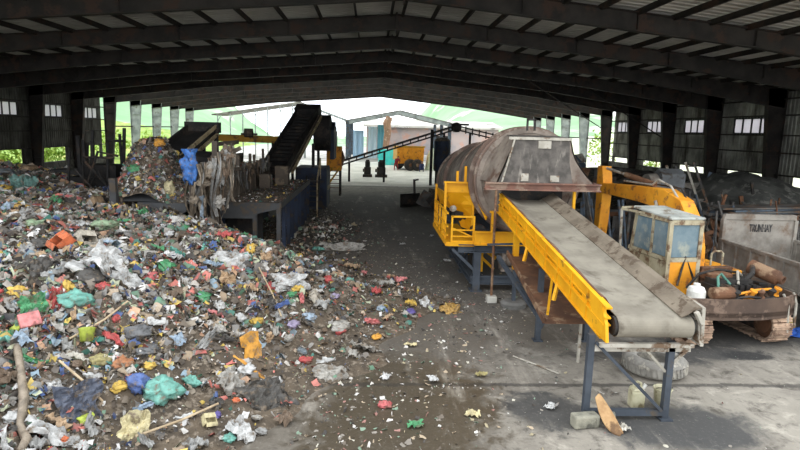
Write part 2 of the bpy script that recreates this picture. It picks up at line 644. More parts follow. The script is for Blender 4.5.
# ------------------------------------------------------------------ daylight
w = bpy.data.worlds.new('overcast_sky')
SC.world = w
w.use_nodes = True
nt = w.node_tree
bg = nt.nodes['Background']
tc = nt.nodes.new('ShaderNodeTexCoord')
sp = nt.nodes.new('ShaderNodeSeparateXYZ')
nt.links.new(tc.outputs['Generated'], sp.inputs[0])
cl = noise_node(nt, tc.outputs['Generated'], 3.0, 5)
c = mix(nt, ramp(nt, cl, 0.4, 0.7), (0.86, 0.93, 1.0, 1), (1, 1, 1, 1))
nt.links.new(c, bg.inputs['Color'])
bg.inputs['Strength'].default_value = 3.0

# ------------------------------------------------------------------ camera
cam = bpy.data.cameras.new('camera')
cam.sensor_width = 36.0
cam.lens = 36.0 * 578.0 / 800.0
cam.clip_end = 1500
co = bpy.data.objects.new('camera', cam)
COL.objects.link(co)
p_, y_, r_ = 0.1628, 0.0521, 0.0259
fw = Vector((math.sin(y_) * math.cos(p_), math.cos(y_) * math.cos(p_), -math.sin(p_)))
rt = Vector((math.cos(y_), -math.sin(y_), 0))
up = rt.cross(fw)
rt, up = rt * math.cos(r_) + up * math.sin(r_), up * math.cos(r_) - rt * math.sin(r_)
co.matrix_world = Matrix(((rt.x, up.x, -fw.x, 0), (rt.y, up.y, -fw.y, 0), (rt.z, up.z, -fw.z, 4.5), (0, 0, 0, 1)))
SC.camera = co
SC.view_settings.view_transform = 'Standard'
SC.view_settings.look = 'None'
SC.view_settings.gamma = 1.0
SC.view_settings.use_curve_mapping = False
SC.view_settings.exposure = 0.0
# ================================================================== drum screen and its discharge conveyor
M_yel = mat('yellow_machine_paint', S(228, 166, 24), S(214, 148, 16), S(122, 88, 44), scale=1.5, scale3=3.5, lo3=0.6, hi3=0.72, rough=0.55, bmp=0.08)
M_drum = mat('weathered_drum_steel', S(142, 130, 118), S(104, 93, 84), S(92, 70, 58), scale=1.6, scale3=2.3, lo3=0.5, hi3=0.68, rough=0.7)
M_hood = mat('stained_hood_plate', S(100, 94, 88), S(68, 64, 60), S(158, 150, 140), scale=3.0, scale3=5.0, lo3=0.54, hi3=0.72, rough=0.65, streak=True)
M_redox = mat('red_oxide_beam', S(128, 92, 78), S(104, 76, 66), S(140, 118, 102), scale=2, scale3=3, rough=0.75)
M_grey = mat('slate_grey_frame_paint', S(72, 78, 86), S(58, 63, 70), S(86, 76, 64), scale=1.5, scale3=2.5, lo3=0.58, hi3=0.7, rough=0.6)
M_ring = mat('brown_rolling_ring', S(120, 98, 86), S(98, 80, 70), S(144, 128, 114), scale=1.5, scale3=2.5, rough=0.65)
M_belt = mat('worn_rubber_belt', S(140, 133, 119), S(118, 111, 99), S(96, 88, 77), scale=1.2, scale3=2.0, lo3=0.5, hi3=0.72, rough=0.85)
M_skirt = mat('dusty_skirt_rubber', S(124, 113, 98), S(104, 93, 80), S(84, 71, 58), scale=2, rough=0.85)
M_rust = mat('rusty_plate', S(112, 78, 56), S(84, 60, 46), S(138, 112, 88), scale=2, scale3=2.5, rough=0.85)
M_iron = mat('oily_dark_iron', S(52, 49, 46), S(36, 34, 33), S(78, 62, 50), scale=2.5, scale3=3, rough=0.6)
M_pale = mat('pale_worn_steel', S(178, 172, 160), S(150, 144, 132), S(104, 84, 66), scale=2.5, rough=0.7)

DX, DR = 4.38, 1.43
DY0, DY1, DZ0, DZ1 = 16.0, 25.4, 3.2, 2.3
tm = thing('drum_screen', 'big weathered steel rotary drum screen with yellow platform on slate grey frame', 'machine', (4.4, 19, 0))
ax = Vector((0, DY1 - DY0, DZ1 - DZ0)).normalized()
L = (DY1 - DY0)
c0 = Vector((DX, DY0, DZ0))
d = MB()
d.lathe(c0, ax, [(0.0, DR - 0.1), (0.02, DR), (L, DR), (L + 0.02, DR - 0.1)], 72, True)
part('drum', d, M_drum, tm, smooth=False)
for t, w, e in ((0.02, 0.14, 0.08), (0.6, 0.14, 0.13), (3.2, 0.12, 0.05), (6.6, 0.3, 0.13), (L - 0.2, 0.2, 0.08)):
    r = MB()
    r.lathe(c0 + ax * t, ax, [(0, DR - 0.02), (0, DR + e), (w, DR + e), (w, DR - 0.02)], 72, False)
    part('riding_ring', r, M_ring, tm, smooth=False)
# end plate of the drum casing and its hatch
e = MB()
e.lathe((DX, 15.97, DZ0), (0, -1, 0), [(0, DR + 0.02), (0.04, DR + 0.02), (0.05, DR - 0.12), (0.0, DR - 0.14)], 72, False)
e.lathe((DX, 15.98, DZ0), (0, -1, 0), [(0, 1.34), (0.03, 1.34)], 64, True)
part('end_plate', e, M_drum, tm)
part('discharge_opening_shade', MB().bb(3.65, 5.35, 15.86, 15.95, 2.35, 3.05), M_iron, tm)  # dark plate standing in for the shade inside the open drum end
b_ = MB()
b_.box((4.15, 15.5, 4.72), (0.05, 0.05, 0.3)).box((4.35, 15.5, 4.72), (0.05, 0.05, 0.3)).box((4.25, 15.5, 4.86), (0.25, 0.05, 0.05))
part('lifting_lug', b_, M_iron, tm)

# hood: front plate, flared right side, left cheek, underside beam
HY = 15.0
h = MB()
fr = [(3.28, HY, 3.2), (5.32, HY, 3.2), (5.2, HY, 3.75), (5.16, HY, 4.36), (3.72, HY, 4.36)]
h.prism(fr, (0, 0.05, 0))
h.prism([(3.72, HY, 4.36), (5.16, HY, 4.36), (5.16, HY, 4.40), (3.72, HY, 4.40)], (0, 0.95, 0.05))
hd = part('hood', h, M_hood, tm)
s_ = MB()
fl = [(5.16, 4.36), (5.24, 4.05), (5.34, 3.82), (5.5, 3.6), (5.67, 3.4), (5.88, 3.2)]
s_.loft([[(x, HY, z) for x, z in fl], [(x + 0.12, HY + 1.0, z + 0.02) for x, z in fl]])
s_.loft([[(x + 0.04, HY, z) for x, z in reversed(fl)], [(x + 0.16, HY + 1.0, z + 0.02) for x, z in reversed(fl)]])
s_.prism([(x, HY, z) for x, z in fl] + [(5.32, HY, 3.2), (5.2, HY, 3.75)], (0, 0.04, 0))
part('flared_side', s_, M_drum, hd)
s_ = MB()
s_.prism([(3.28, HY, 3.2), (3.72, HY, 4.36), (3.66, HY + 0.96, 4.42), (3.0, HY + 0.96, 3.2)], (0.04, 0, 0.0))
part('cheek_plate', s_, M_drum, hd)
s_ = MB()
s_.bar((3.70, HY - 0.02, 4.34), (3.42, HY - 0.02, 3.22), 0.06, 0.04)
s_.bar((3.55, HY - 0.02, 4.37), (5.2, HY - 0.02, 4.37), 0.05, 0.07)
part('edge_strip', s_, M_pale, hd)
for x, z, a, bq in ((4.5, 4.22, 0.34, 0.2), (4.02, 3.36, 0.2, 0.2), (4.82, 3.34, 0.24, 0.16)):
    s_ = MB().box((x, HY - 0.015, z), (a, 0.03, bq))
    part('patch_plate', s_, M_pale, hd)
bm = MB()
bm.ibeam((2.98, HY - 0.02, 3.12), (6.05, HY - 0.02, 3.12), 0.22, 0.2, 0.035)
bm.ibeam((3.1, HY + 1.15, 3.12), (6.05, HY + 1.15, 3.12), 0.2, 0.2, 0.035)
bm.ibeam((5.95, HY, 3.12), (5.95, HY + 1.15, 3.12), 0.2, 0.2, 0.035)
part('hood_beam', bm, M_redox, tm)
pp = MB().bar((5.42, 15.1, 3.02), (5.42, 15.1, 2.35), 0.07)
part('hanger_post', pp, M_yel, tm)
# thin props in front
pp = MB().tube((3.28, 14.88, 0.18), (3.28, 14.95, 3.03), 0.035, 8)
part('prop', pp, M_rust, tm, label='thin rusty prop')
pp = MB().bar((3.79, 14.5, 0.16), (3.79, 14.62, 2.0), 0.09)
pp.bar((3.05, 14.62, 1.62), (4.1, 14.62, 1.66), 0.06, 0.05)
part('prop', pp, M_grey, tm)
pp = MB().box((3.28, 14.86, 0.09), (0.26, 0.26, 0.18))
part('footing', pp, mat('pale_concrete', S(182, 178, 168), S(156, 152, 142), rough=0.9), tm, bevel=0.02)
pp = MB().lathe((3.79, 14.5, 0), (0, 0, 1), [(0, 0.32), (0.1, 0.34), (0.16, 0.26), (0.16, 0.1)], 20)
part('footing', pp, mat('grey_concrete', S(120, 118, 114), S(98, 96, 92), rough=0.9), tm)

# grey base frame
PX0, PX1 = 2.62, 6.4
g = MB()
for y in (16.0, 22.6):
    g.ibeam((2.5, y, 1.24), (PX1, y, 1.24), 0.18, 0.24, 0.03)
    g.ibeam((2.9, y, 0.32), (PX1, y, 0.32), 0.18, 0.24, 0.03)
for x in (2.95, 6.2):
    g.ibeam((x, 15.9, 1.24), (x, 22.7, 1.24), 0.18, 0.24, 0.03)
    g.ibeam((x, 15.9, 0.32), (x, 22.7, 0.32), 0.18, 0.2, 0.03)
part('base_frame', g, M_grey, tm)
for y in (16.0, 18.2, 20.4, 22.6):
    for x in (3.05, 6.2):
        l = MB().ibeam((x, y, 0), (x, y, 1.14), 0.2, 0.24, 0.03, up=(0, 1, 0))
        l.box((x, y, 0.02), (0.34, 0.36, 0.04))
        part('leg', l, M_grey, tm)
br = MB()
for y in (16.4, 18.6, 20.8):
    br.bar((2.9, y, 1.1), (2.9, y + 1.7, 0.3), 0.07)
br.bar((2.35, 16.05, 1.2), (2.98, 15.95, 0.62), 0.08)
for y in (17.2, 18.5, 19.8):
    br.bar((2.2, y, 1.28), (2.95, y, 0.55), 0.07)
part('brace', br, M_grey, tm)
# yellow deck plate and roller cradle under the drum
yk = MB()
yk.box((3.9, 15.86, 1.56), (1.95, 0.08, 0.36))
yk.box((3.9, 15.82, 1.38), (1.95, 0.14, 0.03)).box((3.9, 15.82, 1.74), (1.95, 0.14, 0.03))
yk.bar((4.85, 15.86, 1.56), (6.3, 15.86, 1.56), 0.06, 0.34)
part('deck_beam', yk, M_yel, tm)
yk = MB()
yk.bar((3.42, 15.75, 1.75), (3.42, 15.75, 2.3), 0.12, 0.1).box((3.42, 15.75, 2.32), (0.2, 0.16, 0.05))
part('cradle_post', yk, M_yel, tm)
yk = MB()
yk.bar((3.35, 16.9, 0.35), (3.35, 16.9, 1.15), 0.12)
yk.bar((3.35, 16.9, 1.1), (3.8, 16.9, 0.75), 0.1).bar((3.35, 16.9, 0.8), (3.75, 16.9, 0.42), 0.08)
yk.bar((3.0, 17.4, 0.75), (3.0, 17.4, 1.15), 0.12).bar((3.0, 17.0, 1.1), (3.6, 17.0, 1.1), 0.12)
part('cradle', yk, M_yel, tm)
part('cradle_post', MB().bar((4.75, 15.2, 0.75), (4.75, 15.2, 1.5), 0.16), M_yel, tm)
for x, y in ((3.15, 16.3), (5.85, 16.3), (3.15, 22.2), (5.85, 22.2)):
    rl = MB().tube((x, y, 1.62), (x, y + 0.4, 1.6), 0.24, 20)
    part('support_roller', rl, M_iron, tm)
gm = MB().lathe((3.75, 16.25, 0.92), (1, 0, 0), [(0, 0.16), (0.03, 0.3), (0.12, 0.32), (0.14, 0.24), (0.75, 0.24), (0.77, 0.34), (0.9, 0.34), (0.92, 0.12), (1.1, 0.12)], 20)
gm.box((4.25, 16.3, 0.6), (0.9, 0.4, 0.12))
part('drive_motor', gm, M_drum, tm)

# yellow feed chute and walkway on the left
ch = MB()
A = [(2.2, 17.0, 2.72), (3.02, 16.9, 2.72), (3.02, 16.9, 3.02), (2.2, 17.0, 3.02)]
ch.prism(A, (0, 0.06, 0))
ch.bar((2.15, 16.95, 3.02), (3.08, 16.85, 3.02), 0.1, 0.05)
ch.loft([[(2.22, 17.05, 2.75), (2.6, 17.0, 2.75), (3.03, 16.95, 2.75)], [(2.34, 17.2, 2.4), (2.7, 17.2, 2.35), (3.05, 17.0, 2.35)], [(2.6, 17.4, 2.05), (2.85, 17.4, 1.95), (3.06, 17.1, 1.95)], [(2.8, 17.5, 1.6), (2.95, 17.5, 1.55), (3.07, 17.2, 1.55)]])
ch.loft([[(3.03, 16.9, 2.75), (2.6, 16.95, 2.75), (2.2, 17.0, 2.75)], [(3.05, 16.95, 2.35), (2.7, 17.15, 2.35), (2.34, 17.15, 2.4)], [(3.06, 17.05, 1.95), (2.85, 17.35, 1.95), (2.6, 17.35, 2.05)], [(3.07, 17.15, 1.55), (2.95, 17.45, 1.55), (2.8, 17.45, 1.6)]])
ch.prism([(2.18, 17.0, 2.72), (2.18, 19.4, 2.65), (2.35, 19.4, 2.1), (2.5, 17.2, 2.15)], (0.03, 0, 0))
ch.prism([(3.02, 16.95, 2.9), (3.02, 16.95, 2.72), (3.25, 16.0, 2.05), (3.3, 16.0, 2.2)], (0.03, 0.02, 0))
part('feed_chute', ch, M_yel, tm)
wk = MB()
wk.bb(2.16, 2.98, 15.95, 19.4, 1.34, 1.39)
wk.bar((2.16, 15.95, 1.36), (2.16, 19.4, 1.36), 0.05, 0.12).bar((2.16, 15.95, 1.36), (2.98, 15.95, 1.36), 0.05, 0.12)
part('walkway', wk, M_yel, tm)
for z in (1.58, 1.8, 2.05):
    pass
rl = MB()
gx0, gx1, gy = 2.3, 2.92, 15.97
for z in (1.44, 1.58, 1.76, 2.14):
    rl.bar((gx0, gy, z), (gx1, gy, z), 0.05 if z > 2 else 0.04)
rl.bar((gx0, gy, 1.36), (gx0, gy, 2.16), 0.05).bar((gx1, gy, 1.36), (gx1, gy, 2.16), 0.055)
rl.bar((gx0, gy, 1.82), (gx1, gy, 1.56), 0.035)
part('guard_rail', rl, M_yel, tm)
rl = MB()
for y in (16.5, 17.2, 17.9, 18.6, 19.3):
    rl.bar((2.18, y, 1.36), (2.18, y, 2.25), 0.05)
for z in (1.6, 1.85, 2.22):
    rl.bar((2.18, 16.0, z), (2.18, 19.3, z), 0.04)
part('guard_rail', rl, M_yel, tm)
for p, q in (((3.0, 16.7, 1.36), (3.0, 16.7, 3.05)), ((2.2, 16.9, 1.36), (2.2, 16.9, 3.0)), ((2.2, 19.3, 1.36), (2.2, 19.3, 2.75)), ((2.55, 17.0, 3.0), (2.55, 17.0, 3.35)), ((2.78, 16.95, 3.0), (2.78, 16.95, 3.5))):
    po = MB().bar(p, q, 0.07)
    part('post', po, M_yel, tm)
m_ = MB().lathe((2.42, 16.75, 2.1), (1, 0.2, -0.3), [(0, 0.1), (0.02, 0.14), (0.28, 0.14), (0.3, 0.06), (0.42, 0.06)], 14)
part('gear_motor', m_, M_iron, tm)
m_ = MB().lathe((2.38, 16.6, 2.28), (0.3, -1, 0.2), [(0, 0.09), (0.1, 0.09), (0.12, 0.05)], 12)
part('lamp', m_, M_pale, tm)
for y in (17.6, 20.2, 22.8):
    pl = MB().prism([(3.1, y, 1.36), (3.1, y, 2.0), (3.4, y, 2.0), (4.2, y, 1.55), (4.8, y, 1.55), (5.6, y, 2.0), (5.9, y, 2.0), (5.9, y, 1.36)], (0, 0.08, 0))
    part('saddle', pl, M_grey, tm)

# ------------------------------------------------------------------ discharge conveyor
CX = 4.25
lo, hi = Vector((4.44, 8.5, 1.57)), Vector((4.28, 15.55, 2.55))
cd = (hi - lo).normalized()
cn = Vector((1, 0, 0)).cross(cd).normalized()
CL = (hi - lo).length


def cv(u, x, n):
    return lo + cd * u + Vector((x, 0, 0)) + cn * n


cvr = thing('belt_conveyor', 'sloping belt conveyor with yellow side plates and worn grey belt on slate grey legs', 'conveyor', (CX, 11.5, 0))
RB = 0.17
prof = []
bw = 0.6
rows = []
for i in range(9):
    a = -PI / 2 - 0.25 + (PI / 2 + 0.25) * i / 8.0
    rows.append([cv(RB * math.sin(a), x, RB * math.cos(a)) for x in np.linspace(-bw, bw, 13)])
for u in np.linspace(0.3, CL, 26):
    k = min(1, max(0, (u - 0.3) / 1.0))
    rows.append([cv(u, x, RB + k * (0.10 * max(0, abs(x) - 0.3) / 0.3 - 0.02)) for x in np.linspace(-bw, bw, 13)])
bl = MB().sheet(rows, 0.015)
belt = part('belt', bl, M_belt, cvr, smooth=False)
rows = [[cv(RB * math.sin(a), x, RB * math.cos(a)) for x in (-bw, bw)] for a in np.linspace(-PI, -PI / 2 - 0.25, 6)]
rows = [[cv(u, x, -RB - 0.02 * math.sin(u * 3)) for x in (-bw, bw)] for u in np.linspace(CL, 0.1, 20)] + rows
part('return_belt', MB().sheet(rows, 0.012), M_belt, cvr)
for u in (0.0, CL - 0.1):
    part('roller', MB().tube(cv(u, -0.64, 0), cv(u, 0.64, 0), RB - 0.02, 20), M_iron, cvr)
# long yellow side plates (with rolled flanges and slot line)
for sgn in (-1, 1):
    x = 0.74 * sgn if sgn < 0 else 0.69
    sp_ = MB()
    for (n0, n1, w0, w1) in ((0.14, 0.30, 0.0, CL), (-0.22, 0.02, 0.0, CL)):
        sp_.prism([cv(w0, x, n0), cv(w1, x, n0), cv(w1, x, n1), cv(w0 + (0.06 if n0 > 0 else 0), x, n1)], (0.035 * sgn, 0, 0))
    sp_.bar(cv(-0.05, x, 0.31), cv(CL, x, 0.31), 0.1, 0.03, cn)
    sp_.bar(cv(-0.05, x, 0.14), cv(CL, x, 0.14), 0.1, 0.025, cn)
    sp_.bar(cv(-0.05, x, 0.02), cv(CL, x, 0.02), 0.12, 0.025, cn)
    sp_.bar(cv(0.0, x, -0.22), cv(CL, x, -0.22), 0.12, 0.03, cn)
    sp_.prism([cv(-0.2, x, -0.2), cv(0.3, x, -0.24), cv(0.62, x, 0.3), cv(0.12, x, 0.3), cv(-0.1, x, 0.05)], (0.05 * sgn, 0, 0))
    o = part('side_plate', sp_, M_yel if sgn < 0 else M_pale, cvr)
    for u in np.arange(0.7, CL, 0.75):
        st = MB().bar(cv(u, x + 0.03 * sgn, -0.2), cv(u, x + 0.03 * sgn, 0.3), 0.05, 0.05, cd)
        part('stiffener', st, M_yel if sgn < 0 else M_pale, o)
    if sgn < 0:
        part('take_up_slot', MB().box(cv(0.12, x - 0.03, -0.02), (0.02, 0.3, 0.09), Matrix.Rotation(0.17, 3, 'X')), M_iron, o)
        for u in (2.1, 4.2):
            bk = MB().bar(cv(u, x - 0.04, -0.2), cv(u - 0.1, x - 0.12, -0.5), 0.06)
            part('bracket', bk, M_yel, o)
    mid = MB().prism([cv(0.3, x, 0.02), cv(CL, x, 0.02), cv(CL, x, 0.14), cv(0.3, x, 0.14)], (0.012 * sgn, 0, 0))
    part('web', mid, M_yel if sgn < 0 else M_pale, o)
    for u in ((1.0, 2.3, 3.6, 4.9, 6.2) if sgn < 0 else ()):
        part('slot', MB().prism([cv(u, x - 0.004, 0.05), cv(u + 0.62, x - 0.004, 0.05), cv(u + 0.62, x - 0.004, 0.11), cv(u, x - 0.004, 0.11)], (-0.008, 0, 0)), M_iron, o)
# rubber skirts
sk = MB()
rows = [[cv(u, 0.40, 0.2), cv(u, 0.5, 0.25), cv(u, 0.6, 0.33), cv(u, 0.70, 0.36)] for u in np.linspace(-0.08, CL, 16)]
sk.sheet(rows, 0.02)
part('skirt', sk, M_skirt, cvr)
sk = MB()
rows = [[cv(u, -0.71, 0.34), cv(u, -0.63, 0.30 + 0.01 * math.sin(u * 5)), cv(u, -0.55, 0.2)] for u in np.linspace(0.35, CL, 24)]
sk.sheet(rows, 0.02)
part('skirt', sk, M_rust, cvr)
sk = MB()
sk.prism([cv(-0.1, 0.7, 0.36), cv(0.35, 0.7, 0.36), cv(0.3, 0.72, -0.3), cv(-0.2, 0.72, -0.25)], (0.05, 0, 0))
sk.bar(cv(-0.12, 0.6, 0.30), cv(-0.12, 0.72, 0.1), 0.06)
part('end_cheek', sk, M_pale, cvr)
# cross beam and legs at the low end
bx = MB().bar((3.55, 8.52, 1.2), (5.1, 8.52, 1.2), 0.1, 0.1)
bx.bar((3.6, 8.42, 1.28), (5.1, 8.42, 1.28), 0.08, 0.06)
part('cross_beam', bx, M_pale, cvr)
for x in (3.5, 4.8):
    l = MB().bar((x, 8.52, 0.0), (x, 8.52, 1.3 if x > 4 else 1.42), 0.1)
    l.box((x, 8.5, 0.015), (0.2, 0.2, 0.03))
    part('leg', l, M_grey, cvr)
part('foot_beam', MB().bar((3.5, 8.5, 0.12), (4.8, 8.5, 0.12), 0.09, 0.1), M_grey, cvr)
part('brace', MB().bar((3.56, 8.46, 1.3), (4.72, 8.46, 0.16), 0.05), M_grey, cvr)
part('brace', MB().bar((4.84, 8.52, 0.95), (5.1, 8.52, 1.2), 0.05).bar((4.75, 8.52, 0.8), (4.4, 8.52, 1.16), 0.04), M_pale, cvr)
for x in (3.72, 4.8):
    l = MB().bar((x, 12.0, 0.0), (x, 12.0, 1.62), 0.11)
    l.box((x, 12.0, 0.015), (0.2, 0.2, 0.03))
    part('leg', l, M_grey, cvr)
part('foot_beam', MB().bar((3.72, 12.0, 0.62), (4.8, 12.0, 0.62), 0.07), M_grey, cvr)
part('brace', MB().bar((3.72, 12.0, 0.55), (3.3, 14.4, 1.35), 0.09).bar((3.72, 12.0, 0.2), (3.95, 12.0, 0.62), 0.06), M_grey, cvr)
part('post', MB().bar((3.62, 13.9, 1.15), (3.62, 13.9, 2.2), 0.13), M_yel, cvr)
# rusty catch tray slung below
rows = [[(x, y, 1.52 - (14.0 - y) * 0.2) for x in (3.45, 3.7, 4.0, 4.4)] for y in np.linspace(14.0, 10.7, 10)]
tr_ = MB().sheet(rows, 0.03)
tr_.bar((3.43, 14.0, 1.55), (3.43, 10.7, 0.89), 0.04, 0.12)
part('catch_tray', tr_, M_rust, cvr)
part('hanger', MB().bar((3.55, 10.9, 0.95), (3.6, 10.9, 1.75), 0.04), M_yel, cvr)
part('prop', MB().bar((4.2, 10.8, 0.0), (4.2, 10.8, 0.86), 0.05), M_pale, cvr)

# ------------------------------------------------------------------ things around the conveyor foot
M_tyre = mat('dusty_tyre_rubber', S(150, 146, 138), S(112, 108, 102), S(170, 164, 152), scale=3, rough=0.9)
ty = thing('truck_tyre', 'dusty worn truck tyre lying flat under the low end of the conveyor', 'tyre', (5.56, 10.4, 0))
t_ = MB()
t_.lathe((5.56, 10.4, 0.0), (0, 0, 1), [(0.03, 0.34), (0.0, 0.46), (0.05, 0.56), (0.12, 0.585), (0.22, 0.585), (0.29, 0.56), (0.34, 0.46), (0.31, 0.34), (0.27, 0.33), (0.17, 0.42), (0.07, 0.33), (0.03, 0.34)], 40, False)
part('carcass', t_, M_tyre, ty, smooth=True)
tr2 = MB()
for i in range(40):
    a = 2 * PI * i / 40
    cx, cy = 5.56 + 0.585 * math.cos(a), 10.4 + 0.585 * math.sin(a)
    tr2.box((cx, cy, 0.17), (0.02, 0.055, 0.17), Matrix.Rotation(a, 3, 'Z') @ Matrix.Rotation(0.25, 3, 'X'))
part('tread', tr2, M_tyre, ty)

M_can = mat('dirty_beige_plastic', S(196, 190, 160), S(168, 160, 128), S(110, 100, 74), scale=4, rough=0.5)
jc = thing('jerrycan', 'dirty beige plastic jerrycan standing behind the conveyor foot beam', 'jerrycan', (4.52, 8.92, 0))
j = MB().bb(4.41, 4.63, 8.82, 9.02, 0.0, 0.3)
j.prism([(4.41, 8.82, 0.3), (4.63, 8.82, 0.3), (4.60, 8.82, 0.35), (4.44, 8.82, 0.35)], (0, 0.2, 0))
part('body', j, M_can, jc, bevel=0.03)
part('handle', MB().path([(4.45, 8.92, 0.34), (4.46, 8.92, 0.42), (4.52, 8.92, 0.45), (4.58, 8.92, 0.42), (4.59, 8.92, 0.34)], 0.018, 8), M_can, jc)
part('cap', MB().tube((4.62, 8.92, 0.33), (4.66, 8.92, 0.40), 0.03, 12), mat('white_plastic', S(226, 224, 218), S(200, 198, 190), rough=0.45), jc)
M_white = MATS['white_plastic']
bk = thing('bucket', 'dirty white plastic bucket half hidden behind the right conveyor leg', 'bucket', (4.98, 8.95, 0))
part('body', MB().lathe((4.98, 8.95, 0), (0, 0, 1), [(0, 0.11), (0.3, 0.145), (0.32, 0.16), (0.33, 0.15), (0.32, 0.13), (0.03, 0.1)], 22), M_can, bk, smooth=True)
part('handle', MB().path([(4.83, 8.95, 0.31), (4.86, 8.87, 0.36), (4.98, 8.82, 0.38), (5.1, 8.87, 0.36), (5.13, 8.95, 0.31)], 0.008, 6), M_iron, bk)
M_conc = mat('rough_concrete_block', S(150, 146, 130), S(112, 110, 98), S(84, 82, 74), scale=4, rough=0.95, bmp=0.6)
cb = MB().box((3.40, 8.26, 0.105), (0.42, 0.2, 0.21), Matrix.Rotation(0.15, 3, 'Z'))
single('concrete_block', cb, M_conc, 'chipped concrete block beside the left front conveyor leg', 'block', bevel=0.03)
cb = MB().box((3.86, 8.40, 0.075), (0.16, 0.2, 0.15), Matrix.Rotation(-0.4, 3, 'Z'))
single('concrete_block', cb, M_conc, 'smaller broken concrete piece between the left leg and the plank', 'block', bevel=0.03)
M_wood = mat('weathered_timber', S(184, 150, 108), S(150, 116, 80), S(106, 82, 60), scale=3, rough=0.9, streak=True)
rows = []
for i in range(10):
    t = i / 9
    c_ = Vector((3.63 + 0.24 * t, 8.40 - 0.42 * t, 0.42 * (1 - t) ** 1.6 + 0.03))
    wv = Vector((0.07, 0.035, 0.03)) * (0.25 + 1.1 * math.sin(PI * min(1, t * 0.8 + 0.12)))
    rows.append([c_ - wv, c_ + wv * 0.2 + Vector((0, 0, 0.02)), c_ + wv])
single('plank', MB().sheet(rows, 0.025), M_wood, 'bent brown wooden board leaning against the left front conveyor leg', 'board')
single('rod', MB().path([(2.95, 11.05, 0.02), (3.3, 10.6, 0.025), (3.62, 10.2, 0.02)], 0.016, 6), M_pale, 'thin pale rod lying alone on the concrete floor', 'rod')
# ================================================================== excavator
EO, ETH = Vector((8.05, 13.4, 0)), math.radians(7)
EF, ER = Vector((-math.sin(ETH), math.cos(ETH), 0)), Vector((math.cos(ETH), math.sin(ETH), 0))
EROT = Matrix.Rotation(ETH, 3, 'Z')


def ex(r, f, z):
    return EO + ER * r + EF * f + Vector((0, 0, z))


def exbox(mb, r0, r1, f0, f1, z0, z1):
    return mb.box(ex((r0 + r1) / 2, (f0 + f1) / 2, (z0 + z1) / 2), (r1 - r0, f1 - f0, z1 - z0), EROT)


M_exy = mat('faded_orange_yellow_paint', S(232, 160, 46), S(214, 138, 36), S(140, 88, 52), scale=1.5, scale3=3.2, lo3=0.52, hi3=0.66, rough=0.6)
M_cabf = mat('dusty_cab_paint', S(176, 166, 140), S(150, 138, 112), S(104, 80, 60), scale=2.5, scale3=4, lo3=0.48, hi3=0.62, rough=0.65)
M_glass = mat('dusty_blue_cab_glass', S(116, 132, 138), S(92, 112, 122), S(158, 160, 146), scale=2.2, scale3=2.0, lo3=0.5, hi3=0.7, rough=0.2, bmp=0)
M_body = mat('brown_weathered_plate', S(98, 80, 68), S(76, 62, 54), S(124, 104, 90), scale=1.3, scale3=2.5, rough=0.65)
M_track = mat('dried_mud_track_steel', S(188, 160, 136), S(146, 122, 104), S(102, 80, 66), scale=4, scale3=5, rough=0.9)
exc = thing('excavator', 'worn orange-yellow excavator seen from behind with its engine bay uncovered', 'excavator', (EO.x, EO.y, 0))
for r0 in (-1.36, 0.62):
    tk = MB()
    f0, f1, h = -1.72, 1.75, 0.78
    n = 46
    pts = []
    rr = h / 2 - 0.04
    straight = (f1 - f0) - 2 * rr
    per = 2 * straight + 2 * PI * rr
    for i in range(n):
        s = per * i / n
        if s < straight:
            pts.append((f0 + rr + s, h - 0.04, 0, 1))
        elif s < straight + PI * rr:
            a = (s - straight) / rr
            pts.append((f1 - rr + rr * math.sin(a), h / 2 + rr * math.cos(a), math.sin(a), math.cos(a)))
        elif s < 2 * straight + PI * rr:
            pts.append((f1 - rr - (s - straight - PI * rr), 0.04, 0, -1))
        else:
            a = (s - 2 * straight - PI * rr) / rr
            pts.append((f0 + rr - rr * math.sin(a), h / 2 - rr * math.cos(a), -math.sin(a), -math.cos(a)))
    for (f, z, nf, nz_) in pts:
        ang = math.atan2(nf, nz_)
        R_ = EROT @ Matrix.Rotation(-ang, 3, 'X')
        tk.box(ex(r0 + 0.25, f, z), (0.5, per / n * 0.9, 0.045), R_)
        tk.box(ex(r0 + 0.25, f, z) + R_ @ Vector((0, 0, 0.03)), (0.5, 0.03, 0.05), R_)
    t = part('track', tk, M_track, exc)
    fr_ = MB()
    exbox(fr_, r0 + 0.12, r0 + 0.38, f0 + 0.35, f1 - 0.35, 0.18, 0.6)
    part('track_frame', fr_, M_iron, t)
    for f, w in ((f0 + rr, 0.32), (f1 - rr, 0.3)):
        sp = MB().lathe(ex(r0 + 0.06, f, h / 2), ER, [(0, 0.1), (0.0, 0.2), (0.04, 0.22), (0.06, w), (0.32, w), (0.34, 0.22), (0.38, 0.2), (0.38, 0.1)], 22)
        part('sprocket', sp, M_rust, t)
uc = MB()
exbox(uc, -0.95, 0.75, -0.6, 0.6, 0.3, 0.62)
uc.lathe(ex(0, 0, 0.6), (0, 0, 1), [(0, 0.55), (0.1, 0.6), (0.16, 0.55)], 28)
part('undercarriage', uc, M_iron, exc)
